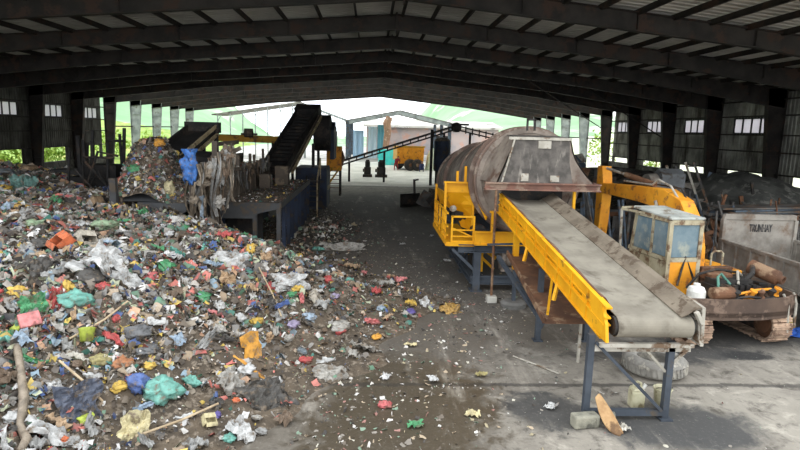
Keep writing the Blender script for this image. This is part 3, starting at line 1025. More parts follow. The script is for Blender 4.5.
# upper deck with rounded tail and rim
dk = MB()
tail = [(-1.42, -1.3), (-1.34, -1.62), (-0.7, -1.78), (0.2, -1.84), (0.9, -1.74), (1.36, -1.5), (1.42, -1.2)]
out_ = tail + [(1.42, 1.6), (-1.42, 1.6)]
dk.prism([ex(r, f, 0.7) for r, f in out_], (0, 0, 0.1))
dk.loft([[ex(r, f, 0.64) for r, f in [(-1.42, 0.4)] + tail + [(1.42, 1.2)]], [ex(r, f, 1.1) for r, f in [(-1.42, 0.4)] + tail + [(1.42, 1.2)]]])
dk.loft([[ex(r * 0.97, f * 0.97, 1.1) for r, f in [(-1.42, 0.4)] + tail + [(1.42, 1.2)]], [ex(r * 0.97, f * 0.97, 0.75) for r, f in [(-1.42, 0.4)] + tail + [(1.42, 1.2)]]])
dk.loft([[ex(r, f, 1.1) for r, f in [(-1.42, 0.4)] + tail + [(1.42, 1.2)]], [ex(r * 0.97, f * 0.97, 1.1) for r, f in [(-1.42, 0.4)] + tail + [(1.42, 1.2)]]])
part('deck', dk, M_body, exc)
cwt = MB()
exbox(cwt, 0.35, 1.3, 0.1, 1.5, 0.8, 1.25)
part('tool_box', cwt, M_exy, exc, bevel=0.03)
cwt = MB()
exbox(cwt, 0.9, 1.36, -0.9, 0.05, 0.8, 1.2)
part('fuel_tank', cwt, M_iron, exc, bevel=0.03)

# cab
cab_r = (-1.2, -0.42)
cf = (-0.45, 1.15)
cz0, cz1 = 0.85, 2.6
cb_ = MB()
for r in cab_r:
    for f in cf:
        cb_.bar(ex(r, f, cz0), ex(r, f - (0.25 if f > 0 else 0), cz1), 0.09, 0.09)
    cb_.bar(ex(r, cf[0], cz1), ex(r, cf[1] - 0.25, cz1), 0.09, 0.09)
    cb_.bar(ex(r, cf[0], 1.68), ex(r, cf[1], 1.68), 0.07, 0.09)
for f in (cf[0], cf[1]):
    cb_.bar(ex(cab_r[0], f, 1.68), ex(cab_r[1], f, 1.68), 0.07, 0.1)
    cb_.bar(ex(cab_r[0], f - (0.25 if f > 0 else 0), cz1 - 0.03), ex(cab_r[1], f - (0.25 if f > 0 else 0), cz1 - 0.03), 0.09, 0.13)
cb_.bar(ex(cab_r[0], 0.2, cz0), ex(cab_r[0], 0.2, cz1), 0.07, 0.07)
cb = part('cab', cb_, M_cabf, exc)
pn = MB()
exbox(pn, cab_r[0] + 0.02, cab_r[1] - 0.02, cf[0] - 0.03, cf[0] + 0.02, cz0, 1.64)
part('rear_panel', pn, M_exy, cb)
pn = MB()
exbox(pn, cab_r[0] - 0.02, cab_r[0] + 0.02, cf[0] + 0.04, cf[1] - 0.04, cz0, 1.62)
exbox(pn, cab_r[1] - 0.02, cab_r[1] + 0.02, cf[0] + 0.04, cf[1] - 0.04, cz0, 1.62)
part('side_panel', pn, M_cabf, cb)
for (a, b2) in (((cab_r[0] + 0.05, cf[0] - 0.005), (cab_r[1] - 0.05, cf[0] + 0.005)),):
    w_ = MB()
    exbox(w_, cab_r[0] + 0.05, cab_r[1] - 0.05, cf[0] - 0.01, cf[0] + 0.01, 1.74, 2.5)
    part('rear_window', w_, M_glass, cb)
for f0_, f1_ in ((cf[0] + 0.06, 0.15), (0.25, cf[1] - 0.2)):
    w_ = MB()
    exbox(w_, cab_r[0] - 0.01, cab_r[0] + 0.01, f0_, f1_, 1.74, 2.54)
    part('side_window', w_, M_glass, cb)
w_ = MB()
exbox(w_, cab_r[1] - 0.01, cab_r[1] + 0.01, cf[0] + 0.06, cf[1] - 0.2, 1.74, 2.54)
part('side_window', w_, M_glass, cb)
rf_ = MB()
rf_.prism([ex(cab_r[0] - 0.06, cf[0] - 0.06, cz1 + 0.02), ex(cab_r[1] + 0.06, cf[0] - 0.06, cz1 + 0.02), ex(cab_r[1] + 0.05, cf[1] - 0.1, cz1 + 0.1), ex(cab_r[0] - 0.05, cf[1] - 0.1, cz1 + 0.1)], (0, 0, 0.06))
part('cab_roof', rf_, mat('pale_dusty_roof', S(178, 180, 172), S(148, 150, 144), S(116, 104, 88), scale=2, rough=0.7), cb, bevel=0.02)
part('grab_rail', MB().bar(ex(cab_r[0] - 0.12, cf[1] + 0.3, 2.62), ex(cab_r[0] - 0.18, cf[1] + 0.1, 0.9), 0.05), M_pale, cb)
part('canopy_guard', MB().bar(ex(cab_r[0] - 0.12, cf[1] + 0.3, 2.62), ex(cab_r[0], cf[0] + 0.3, 2.66), 0.05).bar(ex(cab_r[0] - 0.12, cf[1] + 0.3, 2.66), ex(cab_r[1], cf[1] + 0.2, 2.7), 0.05), M_cabf, cb)

# boom, stick, rams
BR = 0.32
cen = [(0.62, 1.2, 0.30), (0.72, 1.7, 0.42), (0.92, 2.2, 0.54), (1.3, 2.62, 0.6), (1.95, 2.82, 0.56), (3.0, 2.84, 0.46), (4.2, 2.82, 0.38), (5.3, 2.8, 0.30)]
rows = []
for i, (f, z, t) in enumerate(cen):
    a, c_ = cen[max(0, i - 1)], cen[min(len(cen) - 1, i + 1)]
    d_ = Vector((c_[0] - a[0], c_[1] - a[1])).normalized()
    nn = Vector((-d_.y, d_.x))
    up_ = (f + nn.x * t / 2, z + nn.y * t / 2)
    dn_ = (f - nn.x * t / 2, z - nn.y * t / 2)
    w = 0.2
    rows.append([ex(BR - w, dn_[0], dn_[1]), ex(BR + w, dn_[0], dn_[1]), ex(BR + w, up_[0], up_[1]), ex(BR - w, up_[0], up_[1])])
bm_ = MB().loft(rows, True)
bm_.add(rows[0], [(3, 2, 1, 0)])
bm_.add(rows[-1], [(0, 1, 2, 3)])
boom = part('boom', bm_, M_exy, exc, bevel=0.02)
hs = MB().path([ex(BR - 0.1, 1.0, 2.6), ex(BR - 0.12, 1.7, 3.2), ex(BR - 0.1, 2.3, 3.32), ex(BR - 0.08, 2.6, 3.15), ex(BR - 0.05, 3.4, 3.14), ex(BR, 4.2, 3.12)], 0.03, 8)
part('hose', hs, M_pale, boom)
hs = MB().path([ex(BR + 0.1, 0.95, 2.55), ex(BR + 0.12, 1.6, 3.15), ex(BR + 0.1, 2.5, 3.16), ex(BR, 4.2, 3.1)], 0.025, 8)
part('hose', hs, M_iron, boom)
for z in (1.3, 2.8):
    f = 0.62 if z < 2 else 5.3
    part('pin', MB().tube(ex(BR - 0.26, f, z), ex(BR + 0.26, f, z), 0.08, 14), M_iron, boom)
st = MB()
sp = [(5.42, 3.5, 0.3), (5.36, 3.0, 0.42), (5.34, 2.5, 0.4), (5.36, 1.6, 0.32), (5.42, 0.95, 0.24)]
rows = [[ex(BR - 0.17, f - t / 2, z), ex(BR + 0.17, f - t / 2, z), ex(BR + 0.17, f + t / 2, z), ex(BR - 0.17, f + t / 2, z)] for f, z, t in sp]
st.loft(rows, True).add(rows[0], [(0, 1, 2, 3)]).add(rows[-1], [(3, 2, 1, 0)])
stick = part('stick', st, M_exy, exc, bevel=0.02)
ram = MB().tube(ex(BR, 2.6, 3.15), ex(BR, 4.1, 3.32), 0.085, 14)
r_o = part('arm_ram', ram, M_rust, exc)
part('ram_rod', MB().tube(ex(BR, 4.1, 3.32), ex(BR, 5.4, 3.45), 0.045, 12), M_pale, r_o)
for s_ in (-1, 1):
    ram = MB().tube(ex(BR + 0.27 * s_, 1.1, 1.2), ex(BR + 0.27 * s_, 1.75, 2.2), 0.08, 12)
    r_o = part('boom_ram', ram, M_exy, exc)
    part('ram_rod', MB().tube(ex(BR + 0.27 * s_, 1.75, 2.2), ex(BR + 0.27 * s_, 2.1, 2.75), 0.045, 12), M_pale, r_o)
bkt = MB()
prof_ = [(5.3, 1.0), (5.05, 0.8), (4.95, 0.45), (5.15, 0.12), (5.6, 0.02), (5.9, 0.1)]
bkt.loft([[ex(BR - 0.45, f, z) for f, z in prof_], [ex(BR + 0.45, f, z) for f, z in prof_]])
bkt.loft([[ex(BR + 0.42, f + 0.03, z + 0.03) for f, z in prof_], [ex(BR - 0.42, f + 0.03, z + 0.03) for f, z in prof_]])
for s_ in (-0.45, 0.42):
    bkt.prism([ex(BR + s_, f, z) for f, z in prof_] + [ex(BR + s_, 5.7, 0.85)], ER * 0.03)
part('bucket', bkt, M_rust, exc)

# bare engine and pipes on the tail
eg = MB()
exbox(eg, -0.55, 0.55, -1.35, -0.75, 0.8, 1.25)
exbox(eg, -0.5, 0.4, -1.25, -0.85, 1.25, 1.38)
for i in range(6):
    exbox(eg, -0.5 + i * 0.16, -0.4 + i * 0.16, -1.4, -1.28, 1.05, 1.3)
en = part('engine', eg, M_iron, exc)
part('rocker_cover', exbox(MB(), -0.45, 0.1, -1.0, -0.62, 1.3, 1.46), M_rust, en, bevel=0.02)
part('radiator', exbox(MB(), -0.3, 0.5, -0.5, -0.35, 0.85, 1.5), M_rust, exc, bevel=0.015)
part('muffler', MB().lathe(ex(0.72, -0.75, 1.58), (0.45, -0.85, -0.22), [(0, 0.06), (0.02, 0.17), (0.62, 0.17), (0.66, 0.16), (0.7, 0.1), (0.78, 0.1), (0.78, 0.07), (0.7, 0.05)], 22), M_rust, exc)
part('exhaust_stub', MB().path([ex(0.3, -1.1, 1.3), ex(0.45, -1.15, 1.5), ex(0.62, -0.95, 1.6), ex(0.75, -0.8, 1.6)], 0.06, 10), M_iron, exc)
part('coolant_tank', MB().lathe(ex(-1.12, -1.42, 0.8), (0, 0, 1), [(0, 0.16), (0.05, 0.19), (0.42, 0.19), (0.5, 0.15), (0.53, 0.07), (0.58, 0.07)], 20), M_white, exc, label='white plastic canister')
part('air_filter', MB().lathe(ex(-0.85, -1.55, 1.18), ER, [(0, 0.1), (0.02, 0.14), (0.5, 0.14), (0.52, 0.1)], 18), M_rust, exc)
part('lifting_handle', MB().path([ex(0.05, -0.3, 1.5), ex(0.05, -0.3, 1.78), ex(0.12, -0.3, 1.84), ex(0.3, -0.3, 1.84), ex(0.36, -0.3, 1.78), ex(0.36, -0.3, 1.5)], 0.025, 8), M_cabf, exc)
M_teal = mat('teal_hose', S(86, 132, 116), S(64, 104, 92), rough=0.6)
pps = [([(-0.6, -1.5, 1.0), (-0.45, -1.2, 1.45), (-0.3, -1.1, 1.5), (-0.2, -1.3, 1.3)], M_teal), ([(-0.9, -0.8, 1.1), (-0.7, -0.9, 1.45), (-0.1, -0.7, 1.5), (0.5, -0.6, 1.4)], M_iron),
       ([(-0.2, -1.55, 1.15), (0.2, -1.6, 1.25), (0.6, -1.55, 1.25), (0.9, -1.4, 1.1)], M_exy), ([(0.0, -1.3, 1.3), (0.2, -1.0, 1.52), (0.4, -0.9, 1.4)], M_pale),
       ([(-1.0, -0.6, 1.1), (-0.75, -0.45, 1.75), (-0.5, -0.5, 1.2)], M_iron), ([(-0.5, -1.6, 1.05), (0.0, -1.65, 1.12), (0.5, -1.62, 1.05), (1.0, -1.45, 1.0)], M_iron),
       ([(0.9, -1.6, 1.14), (1.0, -1.66, 0.9), (1.0, -1.72, 0.3)], M_pale), ([(1.25, -1.5, 1.14), (1.3, -1.56, 0.9), (1.28, -1.6, 0.35)], M_pale)]
for pl, mm in pps:
    part('pipe', MB().path([ex(*q) for q in pl], 0.03, 8), mm, exc)
for i, (r, f) in enumerate([(-0.65, -1.5), (-0.3, -1.55), (0.1, -1.5), (0.35, -1.55), (0.62, -1.5), (0.85, -1.35)]):
    part('fitting', MB().lathe(ex(r, f, 0.98), (0.2 * (i % 3 - 1), -0.4, 1), [(0, 0.09), (0.12, 0.1), (0.14, 0.06), (0.24, 0.06), (0.25, 0.08), (0.29, 0.08)], 12), (M_rust, M_iron, M_exy)[i % 3], exc)

# ================================================================== tipper body
M_bed = mat('grey_dusty_tipper_plate', S(146, 140, 131), S(112, 106, 98), S(106, 86, 70), scale=1.6, scale3=2.4, lo3=0.46, hi3=0.72, rough=0.8)
BX0, BX1, BY0, BY1 = 10.16, 12.36, 11.2, 16.0
tp = thing('tipper_truck_body', 'grey dusty tipper truck body with black lettering on its headboard', 'truck body', (11.2, 13.6, 0))
o = MB()
o.bb(BX0, BX1, BY1, BY1 + 0.06, 0.9, 2.34)
o.prism([(BX0, BY1 - 0.03, 2.2), (BX1, BY1 - 0.03, 2.2), (BX1 - 0.08, BY1 - 0.03, 2.36), (BX0 + 0.05, BY1 - 0.03, 2.36)], (0, 0.12, 0))
for x in (BX0 + 0.03, BX1 - 0.03):
    o.bb(x - 0.05, x + 0.05, BY1 - 0.06, BY1 + 0.1, 0.85, 2.2)
hb = part('headboard', o, M_bed, tp, bevel=0.01)
fc = bpy.data.curves.new('lettering', 'FONT')
fc.body = 'TRUNHAY'
fc.size = 0.36
fc.extrude = 0.006
fc.offset = 0.006
fc.align_x = 'CENTER'
fo = bpy.data.objects.new('lettering', fc)
COL.objects.link(fo)
dg = bpy.context.evaluated_depsgraph_get()
me = bpy.data.meshes.new_from_object(fo.evaluated_get(dg))
bpy.data.objects.remove(fo)
for v in me.vertices:
    v.co = Vector((v.co.x * 0.40 + 11.3, BY1 - 0.012 + v.co.z * -1, v.co.y * 0.85 + 1.86)) - Vector((11.2, 13.6, 0))
me.flip_normals()
me.materials.append(mat('black_lettering', S(44, 44, 46), S(60, 58, 58), S(110, 104, 98), scale=6, rough=0.8, bmp=0))
lo_ = bpy.data.objects.new('lettering', me)
COL.objects.link(lo_)
lo_.parent = hb
for x in (BX0, BX1):
    o = MB().bb(x - 0.025, x + 0.025, BY0, BY1, 0.92, 1.6)
    o.bb(x - 0.06, x + 0.06, BY0, BY1, 1.56, 1.64)
    o.bb(x - 0.05, x + 0.05, BY0, BY1, 0.88, 0.96)
    sw = part('side_wall', o, M_bed, tp)
    for y in np.arange(BY0 + 0.3, BY1, 0.62):
        part('rib', MB().bb(x - 0.07, x + 0.07, y - 0.04, y + 0.04, 0.9, 1.58), M_bed, sw)
part('bed_floor', MB().bb(BX0, BX1, BY0, BY1, 0.86, 0.92), M_bed, tp)
ch = MB()
for x in (10.9, 11.7):
    ch.ibeam((x, BY0 + 0.2, 0.72), (x, BY1 + 0.5, 0.72), 0.1, 0.26, 0.02)
for y in (BY0 + 0.6, 13.4, BY1 - 0.3):
    ch.bar((10.9, y, 0.72), (11.7, y, 0.72), 0.08, 0.2)
part('chassis', ch, M_iron, tp)
for x in (10.22, 12.0):
    for y in (12.2, 15.2):
        wl_ = MB().lathe((x, y, 0.44), (1, 0, 0), [(0, 0.2), (0.0, 0.36), (0.04, 0.43), (0.24, 0.43), (0.28, 0.36), (0.28, 0.2)], 28)
        wp = part('wheel', wl_, M_tyre, tp)
        part('hub', MB().lathe((x - 0.01, y, 0.44), (1, 0, 0), [(0, 0.08), (0.02, 0.19), (0.26, 0.19), (0.3, 0.08)], 16), M_rust, wp)
part('axle', MB().tube((10.3, 12.2, 0.44), (12.2, 12.2, 0.44), 0.07, 10), M_iron, tp)
part('axle', MB().tube((10.3, 15.2, 0.44), (12.2, 15.2, 0.44), 0.07, 10), M_iron, tp)

# blue sheet and yellow can on the floor near the frame edge
M_blue = mat('blue_tarpaulin', S(46, 92, 176), S(34, 72, 148), S(80, 110, 160), scale=3, rough=0.6)
rows = []
for i in range(9):
    rows.append([(9.62 + 0.9 * i / 8, 12.25 + 0.6 * j / 6, 0.03 + 0.07 * (1 + math.sin(i * 1.7 + j * 2.1)) * (0.3 + 0.7 * math.sin(PI * j / 6))) for j in range(7)])
single('tarpaulin', MB().sheet(rows, 0.015), M_blue, 'crumpled blue tarpaulin on the floor beside the right excavator track', 'tarpaulin')
yc = thing('canister', 'small pale yellow plastic canister beside the blue tarpaulin', 'canister', (10.12, 13.0, 0))
part('body', MB().bb(10.0, 10.24, 12.92, 13.08, 0, 0.27), mat('pale_yellow_plastic', S(226, 208, 92), S(206, 184, 74), S(150, 136, 80), rough=0.5), yc, bevel=0.03)
part('cap', MB().tube((10.07, 13.0, 0.26), (10.07, 13.0, 0.33), 0.035, 12), M_white, yc)

# ================================================================== steel scrap along the right side
M_scrap = mat('dark_scrap_steel', S(104, 101, 97), S(66, 64, 62), S(104, 80, 62), scale=1.5, scale3=2.2, rough=0.75)
M_bluegrey = mat('blue_grey_tube', S(88, 100, 112), S(64, 74, 86), S(84, 74, 64), scale=1.5, rough=0.6)
M_tarp = mat('dark_grey_tarpaulin', S(98, 98, 94), S(64, 65, 62), S(132, 130, 124), scale=1.2, scale3=1.8, rough=0.7)
M_bluedrum = mat('blue_drum_plastic', S(40, 78, 150), S(32, 62, 122), S(70, 84, 110), scale=2, rough=0.5)

# pipe rack: blue grey tubes standing behind the conveyor
i_ = 0
for i in range(14):
    x = 6.9 + 0.19 * i + random.uniform(-0.05, 0.05)
    y = 20.6 + 0.1 * (i % 3)
    t = MB().tube((x, y - 0.5, 0), (x + random.uniform(-0.25, 0.25), y + 0.25, 2.25 + random.uniform(-0.3, 0.35)), 0.05, 8)
    single('steel_tube', t, M_bluegrey, 'blue-grey steel tube standing upright in the row behind the excavator boom', 'tube', 'tubes standing behind the boom')
bar_ = thing('pipe_rest', 'low dark steel rest holding the row of upright tubes', 'rack', (8.3, 21.2, 0))
part('rail', MB().bar((6.7, 21.25, 1.7), (9.8, 21.25, 1.7), 0.08), M_scrap, bar_)
for x in (6.7, 9.8):
    part('leg', MB().bar((x, 21.25, 0), (x, 21.25, 1.75), 0.09), M_scrap, bar_)
for x, y, lab in ((6.3, 18.2, 'blue plastic drum nearest the conveyor, behind the hanging boom arm'), (7.35, 18.9, 'blue plastic drum standing right of the boom arm')):
    dt = thing('plastic_drum', lab, 'drum', (x, y, 0))
    part('body', MB().lathe((x, y, 0), (0, 0, 1), [(0, 0.27), (0.04, 0.29), (0.28, 0.29), (0.3, 0.31), (0.33, 0.29), (0.6, 0.29), (0.62, 0.31), (0.65, 0.29), (0.9, 0.29), (0.95, 0.26)], 26), M_bluedrum, dt)
    part('lid', MB().lathe((x, y, 0.94), (0, 0, 1), [(0, 0.27), (0.03, 0.27), (0.03, 0.1)], 26), M_bluedrum, dt)
for i, (x, y) in enumerate(((6.9, 19.9), (7.35, 20.1), (8.1, 19.6))):
    single('steel_bar', MB().bar((x, y, 0), (x - 0.5, y + 0.5, 2.5), 0.09), M_scrap, ('dark steel bar leaning over the blue drums, leftmost of three', 'dark steel bar leaning over the blue drums, middle of three', 'dark steel bar leaning over the blue drums, rightmost of three')[i], 'bar')

# grey hopper machine on legs
hp = thing('steel_hopper', 'grey steel hopper with a rounded back standing on legs behind the boom', 'hopper', (11.6, 22, 0))
ho = MB()
pf = [(0, 1.9), (0, 3.1), (0.35, 3.3), (0.75, 3.05), (0.95, 2.6), (0.95, 1.9)]
ho.prism([(11.1, 21.6 + a, z) for a, z in pf], (0.95, 0, 0))
part('bin', ho, mat('mid_grey_plate', S(108, 110, 112), S(86, 88, 90), S(70, 64, 58), scale=1.2, rough=0.7), hp, bevel=0.03)
part('rounded_back', MB().lathe((10.72, 22.1, 2.55), (1, 0, 0), [(0, 0.1), (0.02, 0.5), (0.36, 0.55), (0.38, 0.1)], 26), M_bed, hp)
for x in (11.15, 12.0):
    for y in (21.7, 22.4):
        part('leg', MB().bar((x, y, 0), (x, y, 1.95), 0.1), M_scrap, hp)
part('chute', MB().prism([(11.3, 21.5, 1.2), (11.9, 21.5, 1.2), (12.0, 21.6, 1.9), (11.2, 21.6, 1.9)], (0, 0.4, 0)), M_scrap, hp)

# tall leaning frames
for i, (x, y, dx, h, lab) in enumerate(((12.6, 21.4, -1.0, 3.4, 'tall leaning steel ladder frame right of the grey hopper'), (14.0, 22.4, -1.1, 3.5, 'tall leaning steel ladder frame before the dark tarpaulin heap'))):
    f_ = thing('leaning_ladder', lab, 'frame', (x, y, 0))
    a, b2 = Vector((x, y, 0)), Vector((x + dx, y + 0.9, h))
    o2 = Vector((0.42, 0.1, 0))
    part('stile', MB().bar(a, b2, 0.08), M_pale, f_)
    part('stile', MB().bar(a + o2, b2 + o2, 0.08), M_scrap, f_)
    for t in (0.15, 0.35, 0.55, 0.75, 0.95):
        part('rung', MB().bar(a.lerp(b2, t), a.lerp(b2, t) + o2, 0.05), M_scrap, f_)

# tarpaulin covered heap by the right wall
rows = []
for j in range(22):
    y = 22.5 + 9 * j / 21
    row = []
    for i in range(26):
        x = 14.2 + 7.6 * i / 25
        e_ = max(0, 1 - ((x - 17.9) / 3.7) ** 2) * max(0, 1 - ((y - 27) / 4.5) ** 2)
        z = 2.75 * e_ ** 0.55 + 0.16 * abs(math.sin(x * 4 + .6 * y)) * e_ + 0.1 * math.sin(x * 9 + y) * e_ + 0.1 * nz(x, y, 0.9, 2.0)
        row.append((x, y, max(0.01, z)))
    rows.append(row)
single('tarpaulin_heap', MB().loft(rows), M_tarp, 'big heap covered by a dark grey tarpaulin against the right wall', 'covered heap', loc=(18, 27, 0), smooth=True)

# stack of long planks and sheets on trestles behind the tipper
for i in range(7):
    z = 1.82 + 0.065 * i
    p = MB().box((14.3 + 0.1 * (i % 3), 19.3 + 0.08 * (i % 2), z), (4.6 - 0.15 * (i % 3), 0.9 - 0.1 * (i % 2), 0.055), Matrix.Rotation(0.05 * (i % 3 - 1), 3, 'Z') @ Matrix.Rotation(-0.04, 3, 'Y'))
    single('steel_sheet', p, M_bluegrey if i % 2 else M_scrap, 'long flat dark steel sheet in the stack behind the tipper headboard', 'sheet', 'steel sheets stacked behind the tipper')
for x in (12.8, 15.8):
    tt = thing('trestle', 'steel trestle under the %s end of the stacked sheets' % ('left' if x < 14 else 'right'), 'trestle', (x, 19.3, 0))
    part('top_bar', MB().bar((x, 18.8, 1.7), (x, 19.8, 1.7), 0.1), M_scrap, tt)
    for y in (18.85, 19.75):
        part('leg', MB().bar((x, y, 0), (x, y + (0.12 if y < 19 else -0.12), 1.68), 0.09), M_scrap, tt)

# brown hopper with loose scrap on it, behind the drum
bh = thing('feed_box', 'rusty brown steel feed box on legs behind the drum screen hood', 'feed box', (12.0, 33, 0))
part('box', MB().prism([(11.0, 33, 2.6), (12.7, 33, 2.6), (12.4, 33, 1.5), (11.3, 33, 1.5)], (0, 1.4, 0)), M_rust, bh)
for x in (11.4, 12.4):
    for y in (33.1, 34.3):
        part('leg', MB().bar((x, y, 0), (x, y, 1.6), 0.12), M_scrap, bh)
for i, (x, z, a, c_) in enumerate(((11.3, 2.9, 0.3, M_pale), (11.8, 2.95, -0.5, M_bluegrey), (12.3, 2.85, 0.8, M_bluegrey), (11.6, 3.2, 1.0, M_iron), (12.1, 3.1, -0.2, M_pale))):
    single('sheet_offcut', MB().box((x, 33.6, z), (0.8, 0.7, 0.04), Matrix.Rotation(a, 3, 'Y') @ Matrix.Rotation(0.7, 3, 'X')), c_, 'bent %s metal offcut lying in the rusty feed box' % ('pale', 'blue-grey', 'small blue-grey tilted', 'black', 'pale upper')[i], 'offcut')

# low dark mound of swarf along the wall
rows = []
for j in range(26):
    y = 24 + 26 * j / 25
    rows.append([(11.5 + 10.5 * i / 24, y, max(-0.02, 2.3 * max(0, 1 - ((11.5 + 10.5 * i / 24 - 17) / 5.2) ** 2) ** 0.7 * max(0, 1 - ((y - 37) / 13) ** 2) ** 0.6 + 0.25 * nz(i * 0.44, y, 0.8, 7.0))) for i in range(25)])
M_mound = mat('dark_swarf_dirt', S(66, 62, 56), S(44, 42, 39), S(96, 86, 74), scale=1.5, scale3=4, rough=0.95, bmp=0.8)
single('swarf_mound', MB().loft(rows), M_mound, 'dark mound of metal swarf and dirt along the right wall', 'mound', kind='stuff', loc=(17, 37, 0))

# loose scrap: bent bars, beams, wheels
labs = {'bar': ('bent dark steel bar tangled in the scrap between cab and tipper', 'bar', 'bent bars in the scrap'),
        'beam': ('dark rusty steel beam lying in the scrap along the right wall', 'beam', 'beams in the scrap'),
        'ring': ('dark iron wheel rim lying in the scrap behind the excavator', 'rim', 'wheel rims in the scrap'),
        'plate': ('bent dark steel plate standing in the scrap behind the excavator', 'plate', 'plates in the scrap')}
sr = random.Random(5)
for i in range(60):
    x, y = sr.uniform(9.4, 15.5), sr.uniform(17.0, 24)
    a = sr.uniform(0, PI)
    p0 = Vector((x, y, 0.03))
    p1 = p0 + Vector((math.cos(a) * sr.uniform(.1, 1.0), math.sin(a) * .5, sr.uniform(0.8, 2.5)))
    pm = p0.lerp(p1, 0.5) + Vector((sr.uniform(-.25, .25), 0, sr.uniform(-.15, .2)))
    single('scrap_bar', MB().path([p0, p0.lerp(pm, .6), pm, pm.lerp(p1, .5), p1], sr.choice((.03, .04, .06)), 7), sr.choice((M_scrap, M_scrap, M_bluegrey, M_rust, M_iron)), *labs['bar'])
for i in range(22):
    x, y = sr.uniform(10, 20), sr.uniform(20.5, 34)
    a = sr.uniform(0, PI)
    d_ = Vector((math.cos(a), math.sin(a), sr.uniform(-.15, .5))) * sr.uniform(.8, 1.7)
    c_ = Vector((x, y, 1.0 + sr.uniform(0, 1.1)))
    single('scrap_girder', MB().ibeam(c_ - d_, c_ + d_, .14, .2, .02), sr.choice((M_scrap, M_rust, M_iron)), *labs['beam'])
for i in range(9):
    x, y, z = sr.uniform(9.8, 13), sr.uniform(17, 21), sr.uniform(.3, 1.5)
    single('wheel_rim', MB().lathe((x, y, z), (sr.uniform(-1, 1), -1, sr.uniform(-.2, .9)), [(0, .22), (0, .34), (.03, .36), (.05, .3), (.16, .3), (.18, .36), (.2, .34), (.2, .22), (.1, .2), (0, .22)], 22, False), sr.choice((M_scrap, M_iron, M_rust)), *labs['ring'])
for i in range(14):
    x, y = sr.uniform(9.8, 14), sr.uniform(17.5, 23)
    w, h = sr.uniform(.4, .9), sr.uniform(.8, 1.7)
    rows = [[Vector((x + w * (u - .5), y + .15 * math.sin(3 * u + 2 * v), h * v)) for u in np.linspace(0, 1, 6)] for v in np.linspace(0, 1, 6)]
    single('scrap_plate', MB().sheet(rows, .03), sr.choice((M_scrap, M_tarp, M_bed)), *labs['plate'])

for i in range(26):
    x, y = sr.uniform(9.5, 19), sr.uniform(23, 33)
    h = sr.uniform(1.6, 2.9)
    single('scrap_bar', MB().bar((x, y, 0), (x + sr.uniform(-.7, .7), y + sr.uniform(-.4, .4), h), sr.choice((.06, .09, .14))), sr.choice((M_scrap, M_scrap, M_bluegrey, M_rust, M_iron)), 'straight scrap steel bar standing among the heaps by the right wall', 'bar', 'standing bars by the right wall')
for i in range(16):
    x, y = sr.uniform(9.3, 17), sr.uniform(24, 36)
    w, h = sr.uniform(.7, 1.7), sr.uniform(1.3, 2.5)
    a = sr.uniform(-.5, .5)
    rows = [[Vector((x + w * (u - .5), y + a * w * (u - .5) + .25 * v + .1 * math.sin(4 * u + 3 * v), h * v)) for u in np.linspace(0, 1, 7)] for v in np.linspace(0, 1, 6)]
    single('scrap_sheet', MB().sheet(rows, .03), sr.choice((M_scrap, M_tarp, M_bed, M_iron)), 'crooked sheet of scrap steel standing among the heaps by the right wall', 'sheet', 'standing sheets by the right wall')

for i in range(18):
    x, y = sr.uniform(9.6, 12.8), sr.uniform(16.6, 19)
    a = sr.uniform(0, PI)
    z = sr.uniform(.3, 1.9)
    d_ = Vector((math.cos(a), math.sin(a), sr.uniform(-.8, .8))) * sr.uniform(.3, .8)
    z = abs(d_.z) + 0.06
    single('scrap_pipe', MB().tube(Vector((x, y, z)) - d_, Vector((x, y, z)) + d_, sr.uniform(.03, .07), 8), sr.choice((M_pale, M_bed, M_bluegrey, M_rust)), 'short piece of steel pipe thrown on the scrap between cab and tipper headboard', 'pipe', 'short pipes on the scrap')

# loader bucket and plates beyond the drum screen
lb = MB()
pf = [(0.0, 0.75), (-0.35, 0.62), (-0.5, 0.32), (-0.35, 0.06), (0.1, 0.0), (0.55, 0.02)]
lb.loft([[(1.75 + 0.2 * k, 34.2 - a + 0.12 * k, z) for a, z in pf] for k in range(7)])
lb.loft([[(1.75 + 0.2 * k, 34.2 - a * 0.94 + 0.12 * k, z * 0.94 + 0.03) for a, z in reversed(pf)] for k in range(7)])
for k in (0, 6):
    lb.prism([(1.75 + 0.2 * k, 34.2 - a + 0.12 * k, z) for a, z in pf], (0.03, 0, 0))
single('loader_bucket', lb, M_iron, 'dark open steel loader bucket lying on the aisle floor left of the drum screen', 'bucket')
single('steel_post', MB().bar((2.75, 35.8, 0), (2.68, 35.8, 1.5), 0.14).bar((2.68, 35.8, 1.44), (2.95, 35.8, 1.5), 0.1), M_iron, 'short dark steel post with a bent top beside the loader bucket', 'post')
for i, (x, y, z, sx_, a, c_) in enumerate(((3.3, 34.0, 0.45, 0.9, 0.5, M_scrap), (3.8, 33.2, 0.5, 0.9, -0.7, M_iron), (3.9, 34.6, 0.55, 1.0, 0.2, M_mound), (4.3, 33.6, 0.52, 0.8, -0.3, M_rust))):
    single('steel_plate', MB().box((x, y, z), (sx_, 0.08, 0.95), Matrix.Rotation(a, 3, 'Y') @ Matrix.Rotation(0.25, 3, 'X')), c_, ('grey plate leaning beside the bent post', 'black plate leaning at the far end of the drum screen', 'dirt coloured plate behind the other leaning plates', 'rusty plate leaning closest to the drum screen platform')[i], 'plate')
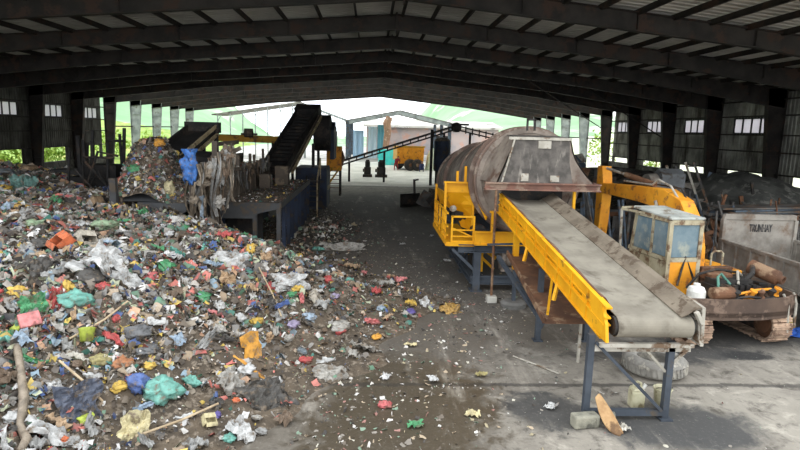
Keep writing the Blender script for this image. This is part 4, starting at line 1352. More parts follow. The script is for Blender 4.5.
# ================================================================== sorting line on the left
M_dust = mat('dust_covered_steel', S(96, 86, 76), S(70, 63, 57), S(120, 106, 90), scale=1.2, scale3=2.4, rough=0.9)
M_fascia = mat('blue_grey_fascia', S(72, 72, 72), S(56, 57, 59), S(78, 68, 57), scale=1.0, scale3=2, rough=0.75)
M_navy = mat('dark_blue_paint', S(48, 58, 78), S(36, 42, 56), S(64, 56, 50), scale=1.2, scale3=2.5, rough=0.7)
M_black = mat('sooty_black_steel', S(44, 42, 41), S(30, 29, 29), S(62, 54, 48), scale=1.5, scale3=2.0, rough=0.75)
M_beige = mat('dusty_beige_rail', S(176, 160, 128), S(146, 130, 100), S(96, 80, 62), scale=2, rough=0.85)
M_beamy = mat('dull_yellow_beam', S(196, 150, 54), S(172, 128, 44), S(110, 82, 54), scale=1.2, scale3=1.5, rough=0.7)

sl = thing('sorting_deck', 'long raised dirty sorting deck with dark columns beneath, left of the aisle', 'platform', (-4.2, 24.5, 0))
dz = 1.9
dx0, dx1, dy0, dy1 = -6.6, -3.1, 20.0, 29.4
part('deck', MB().bb(dx0, dx1, dy0, dy1, dz - 0.08, dz), M_dust, sl)
f_ = MB()
f_.prism([(dx0, dy0 - 0.04, dz - 0.55), (-4.05, dy0 - 0.04, dz - 0.55), (-3.9, dy0 - 0.04, dz - 0.38), (dx1, dy0 - 0.04, dz - 0.18), (dx1, dy0 - 0.04, dz), (dx0, dy0 - 0.04, dz)], (0, 0.06, 0))
f_.bb(dx1 - 0.04, dx1 + 0.02, dy0, dy1, dz - 0.2, dz + 0.03)
part('fascia', f_, M_fascia, sl)
for i, y in enumerate(np.linspace(dy0 + 0.05, dy1 - 0.1, 9)):
    for x in ((dx1 - 0.08,) if i else (dx1 - 0.08, -4.0, -5.3)):
        part('column', MB().ibeam((x, y, 0), (x, y, dz - 0.1), 0.14, 0.16, 0.02, up=(0, 1, 0)), M_navy if i else M_fascia, sl)
part('back_sheet', MB().bb(-5.3, -5.2, dy0 + 0.6, dy1, 0, dz - 0.1), M_navy, sl)
part('back_sheet', MB().bb(-6.4, -3.9, 20.9, 21.0, 0, dz - 0.1), M_black, sl)
# raised machinery bed on the deck
bdm = MB()
bdm.bb(-6.5, -5.0, 20.8, 29.0, dz, dz + 0.8)
bdm.bb(-6.45, -6.3, 20.8, 29.0, dz + 0.8, dz + 1.3)
part('sorting_bed', bdm, M_dust, sl)
for i in range(8):
    y = 21.0 + 1.05 * i
    part('bed_post', MB().bar((-5.0, y, dz), (-5.0 + 0.05 * math.sin(i * 3), y, dz + 1.35 + 0.25 * math.sin(i * 2.3)), 0.1), M_dust, sl)
part('bed_rail', MB().bar((-5.0, 20.9, dz + 0.95), (-5.0, 28.6, dz + 1.05), 0.08), M_dust, sl)
part('bed_rail', MB().bar((-5.05, 20.9, dz + 0.6), (-5.05, 28.6, dz + 0.6), 0.07), M_dust, sl)
pw = MB().lathe((-5.95, 22.9, 3.2), (0.2, -1, 0), [(0, 0.06), (0, 0.3), (0.05, 0.32), (0.05, 0.22), (0.08, 0.2), (0.08, 0.08)], 26)
part('pulley', pw, M_galv if False else M_bed, sl)
part('pulley_bracket', MB().bar((-5.95, 23.0, dz + 0.5), (-5.95, 23.0, 3.2), 0.1).bar((-6.5, 23.1, 3.0), (-5.2, 22.9, 3.9), 0.09), M_dust, sl)
part('control_box', MB().bb(-4.35, -3.75, 26.4, 26.9, dz, dz + 0.85), M_dust, sl, bevel=0.02)
part('control_box', MB().bb(-4.75, -4.3, 24.8, 25.3, dz, dz + 0.6), M_dust, sl, bevel=0.02)
# stair at the far end
st = thing('steel_stair', 'short dark steel stair at the far end of the sorting deck', 'stair', (-3.0, 29.8, 0))
for s_ in (-3.45, -2.75):
    part('stringer', MB().bar((s_, 29.4, 0.05), (s_, 31.2, dz), 0.06, 0.2), M_black, st)
for i in range(7):
    part('tread', MB().box((-3.1, 29.55 + 0.25 * i, 0.2 + 0.25 * i), (0.7, 0.24, 0.04)), M_fascia, st)
part('handrail', MB().bar((-2.72, 29.4, 0.0), (-2.72, 29.4, 1.9), 0.07).bar((-2.72, 29.4, 1.9), (-2.72, 31.2, 2.9), 0.06).bar((-2.72, 31.2, 1.8), (-2.72, 31.2, 2.9), 0.06), M_beige, st)
# dark blue cabinet behind it
cbn = thing('plant_cabinet', 'tall dark blue steel cabinet behind the stair of the sorting deck', 'cabinet', (-3.1, 33.5, 0))
part('body', MB().bb(-4.2, -2.5, 32.4, 35.0, 0, 2.3), M_navy, cbn)
for i in range(3):
    part('door', MB().bb(-2.5, -2.47, 32.5 + 0.84 * i, 33.28 + 0.84 * i, 0.1, 2.2), M_navy, cbn)
    part('handle', MB().bar((-2.45, 33.2 + 0.84 * i, 1.0), (-2.45, 33.2 + 0.84 * i, 1.25), 0.03), M_beige, cbn)
# tall steep chute conveyor
sc = thing('steep_conveyor', 'tall steep black conveyor with beige side rail rising over the sorting deck', 'conveyor', (-4.5, 33, 0))
A, B = Vector((-4.9, 29.6, 2.35)), Vector((-4.0, 36.2, 5.3))
sd = (B - A).normalized()
sx_ = Vector((0, 0, 1)).cross(sd).normalized() * -1
su = sx_.cross(sd).normalized()
if su.z < 0:
    su = -su
bl = MB()
hw = 0.66
for o0, o1, n0, n1 in ((-hw, hw, -0.28, -0.05), (-hw, -hw + 0.08, -0.3, 0.3), (hw - 0.08, hw, -0.3, 0.3)):
    q = [A + sx_ * o0 + su * n0, A + sx_ * o1 + su * n0, A + sx_ * o1 + su * n1, A + sx_ * o0 + su * n1]
    bl.prism(q, B - A)
part('trough', bl, M_black, sc)
bl = MB()
LL = (B - A).length
for i in range(16):
    p = A + sd * (LL * (i + 0.5) / 16)
    bl.bar(p - sx_ * (hw - 0.1) + su * 0.02, p + sx_ * (hw - 0.1) + su * 0.02, 0.06, 0.14, su)
part('flight', bl, M_black, sc)
part('head_cover', MB().prism([B + sx_ * -0.75 + su * 0.35, B + sx_ * 0.75 + su * 0.35, B + sx_ * 0.75 - su * 0.35, B - sx_ * 0.75 - su * 0.35], sd * 0.8), M_black, sc)
for o in (0.82, 0.98):
    part('side_rail', MB().bar(A + sx_ * o - sd * 0.2, B + sx_ * o - sd * 0.3, 0.07, 0.16), M_beige if o > 0.9 else M_dust, sc)
part('head_drum', MB().lathe((-3.55, 36.4, 4.2), (1, 0, 0), [(0, 0.2), (0.02, 1.0), (0.06, 1.1), (1.0, 1.1), (1.04, 1.0), (1.06, 0.2)], 36), M_black, sc)
part('drive_guard', MB().prism([(-2.55, 36.0, 2.6), (-2.55, 38.2, 2.6), (-2.55, 38.2, 4.4), (-2.55, 36.8, 4.9), (-2.55, 36.0, 4.4)], (0.25, 0, 0)), M_navy, sc)
for x in (-4.9, -3.3):
    for y in (33.2, 36.4):
        z = 2.0 + (y - 29.6) * 0.45
        part('leg', MB().bar((x, y, 0), (x, y, z), 0.16), M_black, sc)
for i in range(3):
    part('side_panel', MB().bb(-2.4, -2.32, 37.2 + i * 0.9, 37.95 + i * 0.9, 2.9 + 0.2 * i, 4.9 - 0.3 * i), mat('pale_green_panel', S(150, 166, 158), S(126, 142, 134), S(110, 98, 82), scale=2, rough=0.7), sc)
# yellow-brown box next to the ladder
gb = thing('gear_housing', 'rusty yellow gear housing beside the tall chute, above the red ladder', 'housing', (-2.3, 39.6, 0))
part('body', MB().bb(-3.0, -2.0, 39.0, 40.2, 1.7, 3.3), M_exy, gb, bevel=0.05)
part('cover', MB().lathe((-2.0, 39.6, 2.5), (1, 0, 0), [(0, 0.5), (0.08, 0.5), (0.12, 0.3), (0.2, 0.1)], 24), M_rust, gb)
for x in (-2.9, -2.1):
    part('leg', MB().bar((x, 39.2, 0), (x, 39.2, 1.75), 0.12), M_black, gb)
    part('leg', MB().bar((x, 40.1, 0), (x, 40.1, 1.75), 0.12), M_black, gb)
for q in range(2):
    part('strut', MB().bar((-2.6 + .5 * q, 38.9, 1.9), (-3.2 + .5 * q, 37.9, 1.0), 0.08), M_beamy, gb)
la = thing('steel_ladder', 'narrow reddish steel ladder standing at the low end of the thin conveyor', 'ladder', (-2.4, 41.5, 0))
for x in (-2.95, -2.2):
    part('stile', MB().bar((x, 41.5, 0), (x, 41.3, 2.7), 0.07), M_rust if x < -2.5 else M_beamy, la)
for i in range(8):
    part('rung', MB().bar((-2.95, 41.48 - 0.02 * i, 0.3 + 0.3 * i), (-2.2, 41.48 - 0.02 * i, 0.3 + 0.3 * i), 0.05), M_rust, la)
# thin conveyor
tc_ = thing('thin_conveyor', 'long thin dark conveyor climbing across the open yard end', 'conveyor', (2, 50, 0))
P0, P1 = Vector((-3.2, 50, 1.35)), Vector((7.2, 50, 4.82))
for dy in (-0.35, 0.35):
    for dz_ in (-0.14, 0.2):
        part('chord', MB().bar(P0 + Vector((0, dy, dz_)), P1 + Vector((0, dy, dz_)), 0.08, 0.1), M_black, tc_)
n = 16
for i in range(n + 1):
    p = P0.lerp(P1, i / n)
    part('cross_bar', MB().bar(p + Vector((0, -0.35, -0.14)), p + Vector((0, -0.35, 0.2)), 0.1).bar(p + Vector((0, -0.35, 0.2)), p + Vector((0, 0.35, 0.2)), 0.05), M_black, tc_)
part('belt', MB().prism([P0 + Vector((0, -0.3, 0.08)), P1 + Vector((0, -0.3, 0.08)), P1 + Vector((0, -0.3, 0.12)), P0 + Vector((0, -0.3, 0.12))], (0, 0.6, 0)), M_iron, tc_)
part('head', MB().lathe((7.2, 49.6, 4.85), (0, 1, 0), [(0, 0.1), (0.02, 0.42), (0.8, 0.42), (0.82, 0.1)], 22).box((7.5, 50, 5.1), (1.5, 0.9, 0.14)), M_black, tc_)
for x in (-1.9, 1.1, 6.2):
    z = P0.z + (x - P0.x) / (P1.x - P0.x) * (P1.z - P0.z) - 0.1
    part('leg', MB().bar((x, 50, 0), (x, 50, z), 0.18), M_black, tc_)
P2 = Vector((13.0, 50, 3.6))
tc2 = thing('thin_conveyor', 'dark truss conveyor leading right from the thin conveyor head, behind the drum', 'conveyor', (10, 50.9, 0))
for dz_ in (-0.14, 0.2):
    part('chord', MB().bar(Vector((7.6, 50.9, 4.75 + dz_)), P2 + Vector((0, 0.9, dz_)), 0.5, 0.1), M_black, tc2)
for i in range(10):
    p = Vector((7.6, 50.9, 4.75)).lerp(P2 + Vector((0, 0.9, 0)), i / 9)
    part('cross_bar', MB().bar(p + Vector((0, 0, -0.3)), p + Vector((0, 0, 0.35)), 0.1), M_black, tc2)
for x, z in ((8.6, 4.4), (11.4, 3.8)):
    part('leg', MB().bar((x, 50.9, 0), (x, 50.9, z), 0.18), M_black, tc2)
# navy tank
nt_ = thing('dust_collector', 'tall dark navy cylinder vessel with dusty top beneath the thin conveyor head', 'vessel', (5.85, 48.2, 0))
part('shell', MB().lathe((5.85, 48.2, 0.75), (0, 0, 1), [(0, 0.25), (0.5, 0.62), (0.6, 0.68), (2.9, 0.68), (3.0, 0.6)], 24), M_navy, nt_)
part('top', MB().lathe((5.85, 48.2, 3.7), (0, 0, 1), [(0, 0.66), (0.12, 0.6), (0.24, 0.4), (0.3, 0.1)], 24), M_dust, nt_)
for a in range(4):
    x, y = 5.85 + 0.6 * math.cos(a * PI / 2 + .8), 48.2 + 0.6 * math.sin(a * PI / 2 + .8)
    part('leg', MB().bar((x, y, 0), (x, y, 1.6), 0.1), M_black, nt_)
po = MB().bar((4.95, 48, 0), (4.95, 48, 4.6), 0.22)
single('steel_post', po, M_black, 'tall black post left of the navy vessel', 'post')
# yellow beam across
yb = thing('overhead_girder', 'dull yellow overhead beam running left from the tall chute', 'beam', (-8, 36, 0))
part('girder', MB().ibeam((-10.4, 36, 3.78), (-5.6, 36, 3.72), 0.3, 0.42, 0.05), M_beamy, yb)
for x in (-10.2, -6.0):
    part('leg', MB().bar((x, 36, 0), (x, 36, 3.6), 0.2), M_black, yb)
part('winch', MB().lathe((-7.7, 35.8, 4.1), (1, 0, 0), [(0, 0.1), (0.02, 0.26), (0.5, 0.26), (0.52, 0.1)], 16).box((-7.45, 36, 4.02), (0.9, 0.5, 0.12)), M_dust, yb)

# ------------------------------------------------------------------ feed hopper
fh = thing('feed_hopper', 'dusty steel feed hopper heaped with rubbish, at the head of the sorting line', 'hopper', (-6.8, 20, 0))
o = MB()
o.loft([[(-8.0, 19.0, 2.0), (-5.85, 19.0, 2.0)], [(-8.25, 21.0, 3.0), (-5.7, 21.0, 2.9)], [(-8.25, 21.6, 3.3), (-5.7, 21.6, 3.1)]])
o.prism([(-7.55, 18.96, 1.98), (-5.95, 18.96, 1.98), (-5.95, 18.84, 1.72), (-6.1, 18.84, 1.6), (-7.3, 18.84, 1.6), (-7.55, 18.84, 1.72)], (0, 0.35, 0))
part('lip', o, M_fascia, fh, bevel=0.02)
o = MB()
o.prism([(-8.05, 19.0, 1.6), (-8.05, 21.8, 1.8), (-8.25, 21.8, 3.4), (-8.25, 20.6, 3.3), (-8.1, 19.0, 2.1)], (0.06, 0, 0))
part('side_wall', o, M_dust, fh)
o = MB()
o.prism([(-5.85, 19.0, 1.6), (-5.7, 21.8, 1.8), (-5.65, 21.8, 3.2), (-5.7, 20.6, 2.9), (-5.85, 19.0, 2.1)], (0.06, 0, 0))
part('side_wall', o, M_dust, fh)
for x, y, z0, z1, m_ in ((-8.22, 18.85, 0.3, 2.75, M_fascia), (-5.72, 18.8, 0, 3.0, M_dust), (-5.0, 18.9, 0, 4.0, M_dust), (-8.2, 21.6, 0, 3.2, M_dust), (-5.7, 21.6, 0, 3.2, M_dust)):
    part('post', MB().bar((x, y, z0), (x, y, z1), 0.2 if m_ is M_fascia else 0.17), m_, fh)
part('tie_beam', MB().bar((-5.8, 18.9, 3.0), (-4.2, 18.95, 3.8), 0.13).bar((-5.0, 18.9, 3.9), (-5.0, 22.0, 3.9), 0.13).bar((-5.0, 18.9, 2.9), (-4.9, 22, 2.95), 0.1), M_dust, fh)
part('brace', MB().bar((-6.6, 18.7, 1.55), (-5.2, 18.2, 0.6), 0.1), M_dust, fh)
# feeder belt rising behind
fb = thing('feeder_belt', 'short black feeder belt with beige rails rising behind the rubbish heaped hopper', 'conveyor', (-7.5, 23, 0))
A, B = Vector((-7.9, 20.9, 2.75)), Vector((-7.15, 25.2, 4.35))
sd = (B - A).normalized()
sx_ = Vector((1, 0, 0))
o = MB()
for o0, o1, n0, n1 in ((-.55, .55, -0.3, -0.02), (-.58, -.5, -.3, .22), (.5, .58, -.3, .22)):
    o.prism([A + sx_ * o0 + Vector((0, 0, n0)), A + sx_ * o1 + Vector((0, 0, n0)), A + sx_ * o1 + Vector((0, 0, n1)), A + sx_ * o0 + Vector((0, 0, n1))], B - A)
part('trough', o, M_black, fb)
for dz_ in (0.18, -0.2):
    part('side_rail', MB().bar(A + Vector((0.64, 0, dz_)), B + Vector((0.64, 0, dz_)), 0.07, 0.14), M_beige, fb)
part('head', MB().bar(B + Vector((-0.7, 0, 0.05)), B + Vector((0.7, 0, 0.05)), 0.5, 0.45), M_black, fb)
for s_ in (-0.6, 0.6):
    part('leg', MB().bar((B.x + s_, 25, 0), (B.x + s_, 25, 4.1), 0.15), M_black, fb)
part('bin', MB().loft([[(-7.2, 20.6, 2.2), (-5.75, 20.6, 2.2)], [(-7.4, 21.6, 3.3), (-5.7, 21.6, 3.35)], [(-7.3, 22.5, 3.55), (-5.7, 22.5, 3.5)]]).bb(-7.3, -5.7, 22.4, 22.5, 1.8, 3.5), M_black, fb)

# dark frame work left of the hopper
df = thing('press_frame', 'black tangle of press frame and pipes standing left of the loaded feed hopper', 'machine', (-11, 24.5, 0))
pr = random.Random(3)
part('base', MB().bb(-12.2, -9.8, 23.8, 25.4, 0, 2.3), M_black, df)
part('body', MB().bb(-11.7, -10.3, 23.9, 25.0, 2.3, 2.8), M_black, df)
for i in range(12):
    x, y = pr.uniform(-12.2, -9.7), pr.uniform(23.4, 25)
    part('upright', MB().bar((x, y, 1.0), (x + pr.uniform(-.3, .3), y, pr.uniform(3.0, 4.3)), pr.uniform(.06, .13)), M_black, df)
for i in range(6):
    part('pipe', MB().path([(pr.uniform(-12, -11), 23.5, pr.uniform(1.5, 3)), (pr.uniform(-11.3, -10.6), 23.3, pr.uniform(1.5, 3.4)), (pr.uniform(-10.4, -9.6), 23.5, pr.uniform(1.2, 3.2))], .05, 7), M_iron, df)
part('valve_wheel', MB().lathe((-10.1, 23.6, 3.75), (0, 0, 1), [(0, .3), (.04, .33), (.08, .3), (.05, .22), (0, .3)], 20, False).bar((-10.4, 23.6, 3.78), (-9.8, 23.6, 3.78), .05), M_black, df)
sb = MB().bb(-14.4, -12.8, 26.5, 28, 0, 2.35)
single('steel_crate', sb, M_fascia, 'grey steel box at the back of the rubbish heap, under the left wall openings', 'box', bevel=0.03)

# ================================================================== yard beyond the hall
def blocky(name, label, cat, loc): return thing(name, label, cat, loc)


can = thing('gable_canopy', 'open gabled steel canopy in the bright yard beyond the hall', 'canopy', (3.5, 92, 0))
cx0, cx1, cxr, ye0, ye1 = -3.8, 11.5, 4.0, 84.0, 104.0
hz_e, hz_r = 5.6, 7.2
for x0, z0, x1, z1 in ((cx0, hz_e, cxr, hz_r), (cxr, hz_r, cx1, hz_e)):
    o = MB().prism([(x0, ye0, z0), (x1, ye0, z1), (x1, ye0, z1 + 0.12), (x0, ye0, z0 + 0.12)], (0, ye1 - ye0, 0))
    part('roof_slope', o, M_clad, can)
    part('truss', MB().bar((x0, ye0, z0 - 0.3), (x1, ye0, z1 - 0.3), 0.25, 0.5), M_galv, can)
for y in (84, 94, 104):
    for x in (cx0 + 0.3, cx1 - 0.3):
        part('post', MB().ibeam((x, y, 0), (x, y, hz_e), 0.45, 0.5, 0.06, up=(0, 1, 0)), M_bluegrey, can)
fb_ = thing('yard_building', 'far building with brown wall and pale roof edge behind the canopy', 'building', (7, 112, 0))
part('wall', MB().bb(-1.0, 24, 110, 118, 0, 5.0), mat('brownish_far_wall', S(176, 160, 154), S(150, 146, 148), S(186, 150, 136), scale=0.4, scale3=0.6, rough=0.9), fb_)  # wall lightened, yard haze put into its colour
part('roof', MB().prism([(-1.6, 109, 5.0), (24.6, 109, 5.0), (24.6, 109, 5.35), (-1.6, 109, 5.35)], (0, 10, 1.2)), M_yard, fb_)
part('doorway', MB().bb(12, 15, 109.9, 110, 0, 3.6), M_black, fb_)
tb = thing('turquoise_container', 'low turquoise steel container in the yard under the thin conveyor', 'container', (2.6, 76, 0))
part('body', MB().bb(0.9, 4.3, 75, 77, 0, 1.95), mat('turquoise_paint', S(84, 222, 218), S(62, 196, 196), S(130, 190, 184), scale=0.8, rough=0.6), tb, bevel=0.03)
for i in range(6):
    part('rib', MB().bb(1.0 + 0.6 * i, 1.1 + 0.6 * i, 74.94, 75, 0.15, 1.9), MATS['turquoise_paint'], tb)
for i, (x, z0, z1, w, c_, lab) in enumerate(((-2.0, 0.2, 4.3, 1.6, S(176, 206, 232), 'pale blue hanging sheet beside the canopy post'), (0.1, 0.2, 4.9, 1.3, S(206, 224, 236), 'whitish blue hanging sheet second from the canopy post'), (1.6, 0.2, 5.2, 1.5, S(120, 186, 204), 'light teal hanging sheet left of the brown trunk'))):
    o = MB()
    rows = [[(x + w * (u - .5), 88 + .12 * math.sin(u * 14 + v), z0 + (z1 - z0) * v) for u in np.linspace(0, 1, 16)] for v in np.linspace(0, 1, 4)]
    o.loft(rows).loft([[(p[0], p[1] + .03, p[2]) for p in reversed(r)] for r in rows])
    single('hanging_sheet', o, mat('sheet_tone_%s' % 'abc'[i], c_, scale=2, rough=0.8), lab, 'sheet')
tk = MB().path([(2.0, 83, 0), (2.05, 83, 2.5), (2.25, 83, 4.2), (2.1, 83, 5.4), (2.45, 83, 6.3)], [0.5, 0.45, 0.5, 0.55, 0.45], 10)
single('tree_trunk', tk, mat('pale_brown_bark', S(168, 132, 108), S(140, 108, 88), S(190, 160, 140), scale=1.5, rough=0.95), 'pale brown trunk-like post rising to the canopy roof', 'trunk')
ys = thing('wheeled_skip', 'orange-yellow ribbed steel bin on big dark wheels parked in the yard', 'skip', (4.4, 67, 0))
part('body', MB().prism([(2.9, 66, 0.75), (5.9, 66, 0.75), (6.0, 66, 2.65), (2.6, 66, 2.65)], (0, 3.5, 0)), M_exy, ys)
for i in range(6):
    part('rib', MB().bar((3.0 + 0.55 * i, 65.96, 0.8), (2.9 + 0.6 * i, 65.96, 2.6), 0.1), M_exy, ys)
part('rim', MB().bb(2.5, 6.1, 65.9, 66.05, 2.6, 2.75), M_beamy, ys)
part('panel', MB().bb(2.45, 2.9, 65.9, 66, 1.2, 2.75), mat('pale_orange', S(244, 200, 130), S(226, 180, 110), rough=0.7), ys)
for x in (4.3, 5.1):
    w_ = part('wheel', MB().lathe((x - 0.02, 65.3, 0.66), (0.25, -1, 0), [(0, 0.2), (0, 0.55), (0.06, 0.66), (0.4, 0.66), (0.46, 0.55), (0.46, 0.2)], 26), M_iron, ys)
    part('hub', MB().lathe((x + 0.1, 64.84, 0.66), (0.25, -1, 0), [(0, 0.2), (0.04, 0.16)], 16), M_rust, w_)
part('chassis', MB().bb(2.8, 6.0, 66.1, 69.3, 0.45, 0.75), M_iron, ys)
part('wheel', MB().lathe((3.3, 68.5, 0.5), (0, -1, 0), [(0, 0.2), (0, 0.5), (0.3, 0.5), (0.3, 0.2)], 20), M_iron, ys)
o = MB()
rows = [[(6.3 + 1.9 * i / 10, 66.4 + 2 * j / 6, 2.5 * (max(0, 1 - (2 * i / 10 - 1) ** 2) ** .4) * max(0, 1 - (2 * j / 6 - 1) ** 2) ** .35 + .1 * nz(i, j, .7)) for i in range(11)] for j in range(7)]
single('covered_stack', MB().loft(rows), mat('pale_green_sheet', S(214, 222, 196), S(190, 202, 176), rough=0.8), 'pale greenish sheeted stack right of the orange-yellow bin', 'covered stack', smooth=True, loc=(7.2, 67.4, 0))

# two dark upright motor units
for x, y, s_, lab in ((-0.35, 55.4, 0.9, 'narrower dark upright motor unit, left of the pair on the bright floor'), (0.95, 55.4, 1.15, 'broader dark upright motor unit, right of the pair on the bright floor')):
    mu = thing('motor_unit', lab, 'motor', (x, y, 0))
    part('base', MB().bb(x - .5 * s_, x + .5 * s_, y - .4, y + .4, 0, .25), M_iron, mu, bevel=0.02)
    part('body', MB().bb(x - .36 * s_, x + .36 * s_, y - .3, y + .3, .25, .95), M_iron, mu, bevel=0.04)
    part('stator', MB().lathe((x, y, .95), (0, 0, 1), [(0, .22 * s_), (.05, .27 * s_), (.5, .27 * s_), (.55, .2 * s_), (.68, .18 * s_)], 20), M_black, mu)
    part('junction_box', MB().bb(x - .5 * s_, x - .3 * s_, y - .42, y - .2, .5, .8), M_scrap, mu)
# light lean-to roof outside on the left
lt = thing('lean_to_shelter', 'thin-posted sheet roof shelter outside behind the yellow beam', 'shelter', (-14, 84, 0))
part('roof', MB().prism([(-22.6, 84, 5.9), (-10.2, 84, 8.0), (-10.2, 84, 8.15), (-22.6, 84, 6.05)], (0, 8, 0)), M_clad, lt)
for i in range(7):
    x = -21.8 + 1.75 * i
    part('post', MB().bar((x, 84.2, 0), (x, 84.2, 5.9 + (x + 22.6) * 0.169), 0.14), M_galv, lt)
    part('knee_brace', MB().bar((x, 84.2, 4.9 + (x + 22.6) * 0.169), (x + .5, 84.2, 5.85 + (x + 22.6) * 0.169), 0.08), M_galv, lt)
cab_ = MB().path([(-8.5, 82, 8.2), (-2, 84, 6.6), (-3.6, 84, 5.9)], 0.05, 6)
sp_ = thing('roof_edge_girder', 'grey sloping roof beam reaching from the tall chute to the canopy post', 'beam', (-6, 88, 0))
part('rail', MB().bar((-10.2, 88, 7.9), (-3.8, 88, 5.7), 0.3, 0.35), M_galv, sp_)
part('post', MB().bar((-10.0, 88, 0), (-10.0, 88, 7.8), 0.3), M_galv, sp_)

# shrubs at the left wall and beyond the open bays
M_leaf = mat('yellow_green_leaves', S(150, 176, 70), S(112, 148, 56), S(186, 196, 96), scale=1.5, scale3=3, rough=0.9)


def shrub(x, y, z, r, h, label, seed):
    q = np.random.default_rng(seed)
    t = thing('shrub', label, 'shrub', (x, y, z))
    part('stem', MB().path([(x, y, z), (x + .1, y, z + h * .3), (x, y + .1, z + h * .7)], [.12, .09, .04], 7), M_rust, t)
    o = MB()
    for i in range(420):
        d = Vector(q.normal(size=3)).normalized() * (r * q.random() ** .4)
        c = Vector((x + d.x, y + d.y, z + h * .55 + d.z * h * .5 / r))
        s_ = q.uniform(.12, .3)
        a, b = Vector(q.normal(size=3)).normalized() * s_, Vector(q.normal(size=3)).normalized() * s_ * .6
        o.add([c - a, c + b, c + a, c - b], [(0, 1, 2, 3)])
    part('foliage', o, M_leaf, t)


for i, (x, y, r, h, lab) in enumerate(((-29, 78, 2.4, 3.6, 'bright yellow-green shrub between the farthest left columns'), (-31, 71, 2.2, 3.2, 'lower yellow-green shrub outside the open left bays'), (-28.5, 52.5, 1.6, 2.8, 'shrub outside the left wall opening nearest the open bays'), (-28.3, 46.5, 1.5, 2.6, 'shrub outside the middle left wall opening'), (-28.3, 40, 1.6, 2.6, 'shrub outside the left wall opening nearest the camera'), (29, 72, 2.3, 5, 'shrub outside the open right bays'), (30, 60, 2.0, 4.2, 'shrub outside near the last clad bay on the right'))):
    shrub(x, y, -0.05 + (max(0, XL - 3 - x) if x < 0 else max(0, x - XR - 3)) * 0.14, r, h, lab, 40 + i)


# ------------------------------------------------------------------ two workers by the yellow bin
def person(loc, label, joints, edges, top_m, leg_m, skin_m, hair_m, head, group=None):
    t = thing('person', label, 'person', loc)
    me = bpy.data.meshes.new('body')
    names = list(joints)
    me.from_pydata([joints[k][0] for k in names], [(names.index(a), names.index(b)) for a, b in edges], [])
    o = bpy.data.objects.new('body', me)
    COL.objects.link(o)
    o.parent = t
    md = o.modifiers.new('skin', 'SKIN')
    sv = me.skin_vertices[0].data
    for i, k in enumerate(names):
        sv[i].radius = (joints[k][1], joints[k][1])
    sv[0].use_root = True
    o.modifiers.new('sub', 'SUBSURF').render_levels = 1
    me.materials.append(top_m)
    ROOTLOC[o.name] = Vector(loc)
    L_ = Vector(loc)
    hd = Vector(head) + L_
    h = MB().lathe(hd - Vector((0, 0, .12)), (0, 0, 1), [(0, .045), (.04, .08), (.1, .1), (.17, .1), (.22, .07), (.245, .02)], 16)
    h.box(hd + Vector((0, -.105, 0)), (.03, .03, .05))
    part('head', h, skin_m, t, smooth=True)
    hr = MB().lathe(hd + Vector((0, .015, 0)), (0, 0, 1), [(0, .1), (.06, .108), (.11, .08), (.14, .02)], 16)
    part('hair', hr, hair_m, t, smooth=True)
    return t


M_skin = mat('skin', S(176, 128, 104), S(160, 112, 90), rough=0.6, bmp=0)
M_hair = mat('dark_hair', S(30, 26, 24), rough=0.7, bmp=0)
M_red = mat('dark_red_cloth', S(150, 48, 56), S(120, 36, 44), rough=0.9)
M_dblue = mat('dark_blue_cloth', S(66, 70, 104), S(48, 52, 82), rough=0.9)
E_ = [('hip', 'waist'), ('waist', 'chest'), ('chest', 'neck'), ('chest', 'sl'), ('sl', 'el'), ('el', 'hl'), ('chest', 'sr'), ('sr', 'er'), ('er', 'hr'), ('hip', 'pl'), ('pl', 'kl'), ('kl', 'al'), ('al', 'tl'), ('hip', 'pr'), ('pr', 'kr'), ('kr', 'ar'), ('ar', 'tr')]
person((2.75, 64.8, 0), 'person in dark red clothes bending forward left of the orange-yellow bin', {
    'hip': ((0, 0, .9), .16), 'waist': ((.05, -.08, 1.05), .15), 'chest': ((.14, -.24, 1.25), .17), 'neck': ((.2, -.36, 1.36), .07), 'sl': ((-.06, -.26, 1.3), .08), 'el': ((-.14, -.38, 1.05), .055), 'hl': ((-.05, -.5, .84), .045),
    'sr': ((.34, -.26, 1.3), .08), 'er': ((.42, -.4, 1.05), .055), 'hr': ((.34, -.52, .85), .045), 'pl': ((-.1, 0, .84), .11), 'kl': ((-.16, -.06, .47), .075), 'al': ((-.18, 0, .09), .05), 'tl': ((-.19, -.14, .05), .045),
    'pr': ((.12, 0, .84), .11), 'kr': ((.2, -.02, .47), .075), 'ar': ((.24, .06, .09), .05), 'tr': ((.25, -.08, .05), .045)}, E_, M_red, M_dblue, M_skin, M_hair, (.23, -.44, 1.5))
person((5.5, 63.8, 0), 'person in dark blue crouching before the big wheel of the yellow bin', {
    'hip': ((0, 0, .32), .16), 'waist': ((.02, -.06, .48), .15), 'chest': ((.04, -.16, .72), .17), 'neck': ((.05, -.22, .9), .07), 'sl': ((-.16, -.18, .8), .08), 'el': ((-.22, -.36, .58), .055), 'hl': ((-.1, -.5, .5), .045),
    'sr': ((.24, -.18, .8), .08), 'er': ((.3, -.36, .58), .055), 'hr': ((.18, -.5, .48), .045), 'pl': ((-.12, -.02, .3), .12), 'kl': ((-.2, -.4, .48), .08), 'al': ((-.18, -.2, .09), .05), 'tl': ((-.19, -.36, .05), .045),
    'pr': ((.14, -.02, .3), .12), 'kr': ((.24, -.4, .48), .08), 'ar': ((.22, -.2, .09), .05), 'tr': ((.23, -.36, .05), .045)}, E_, M_dblue, M_dblue, M_skin, M_hair, (.06, -.27, 1.06))
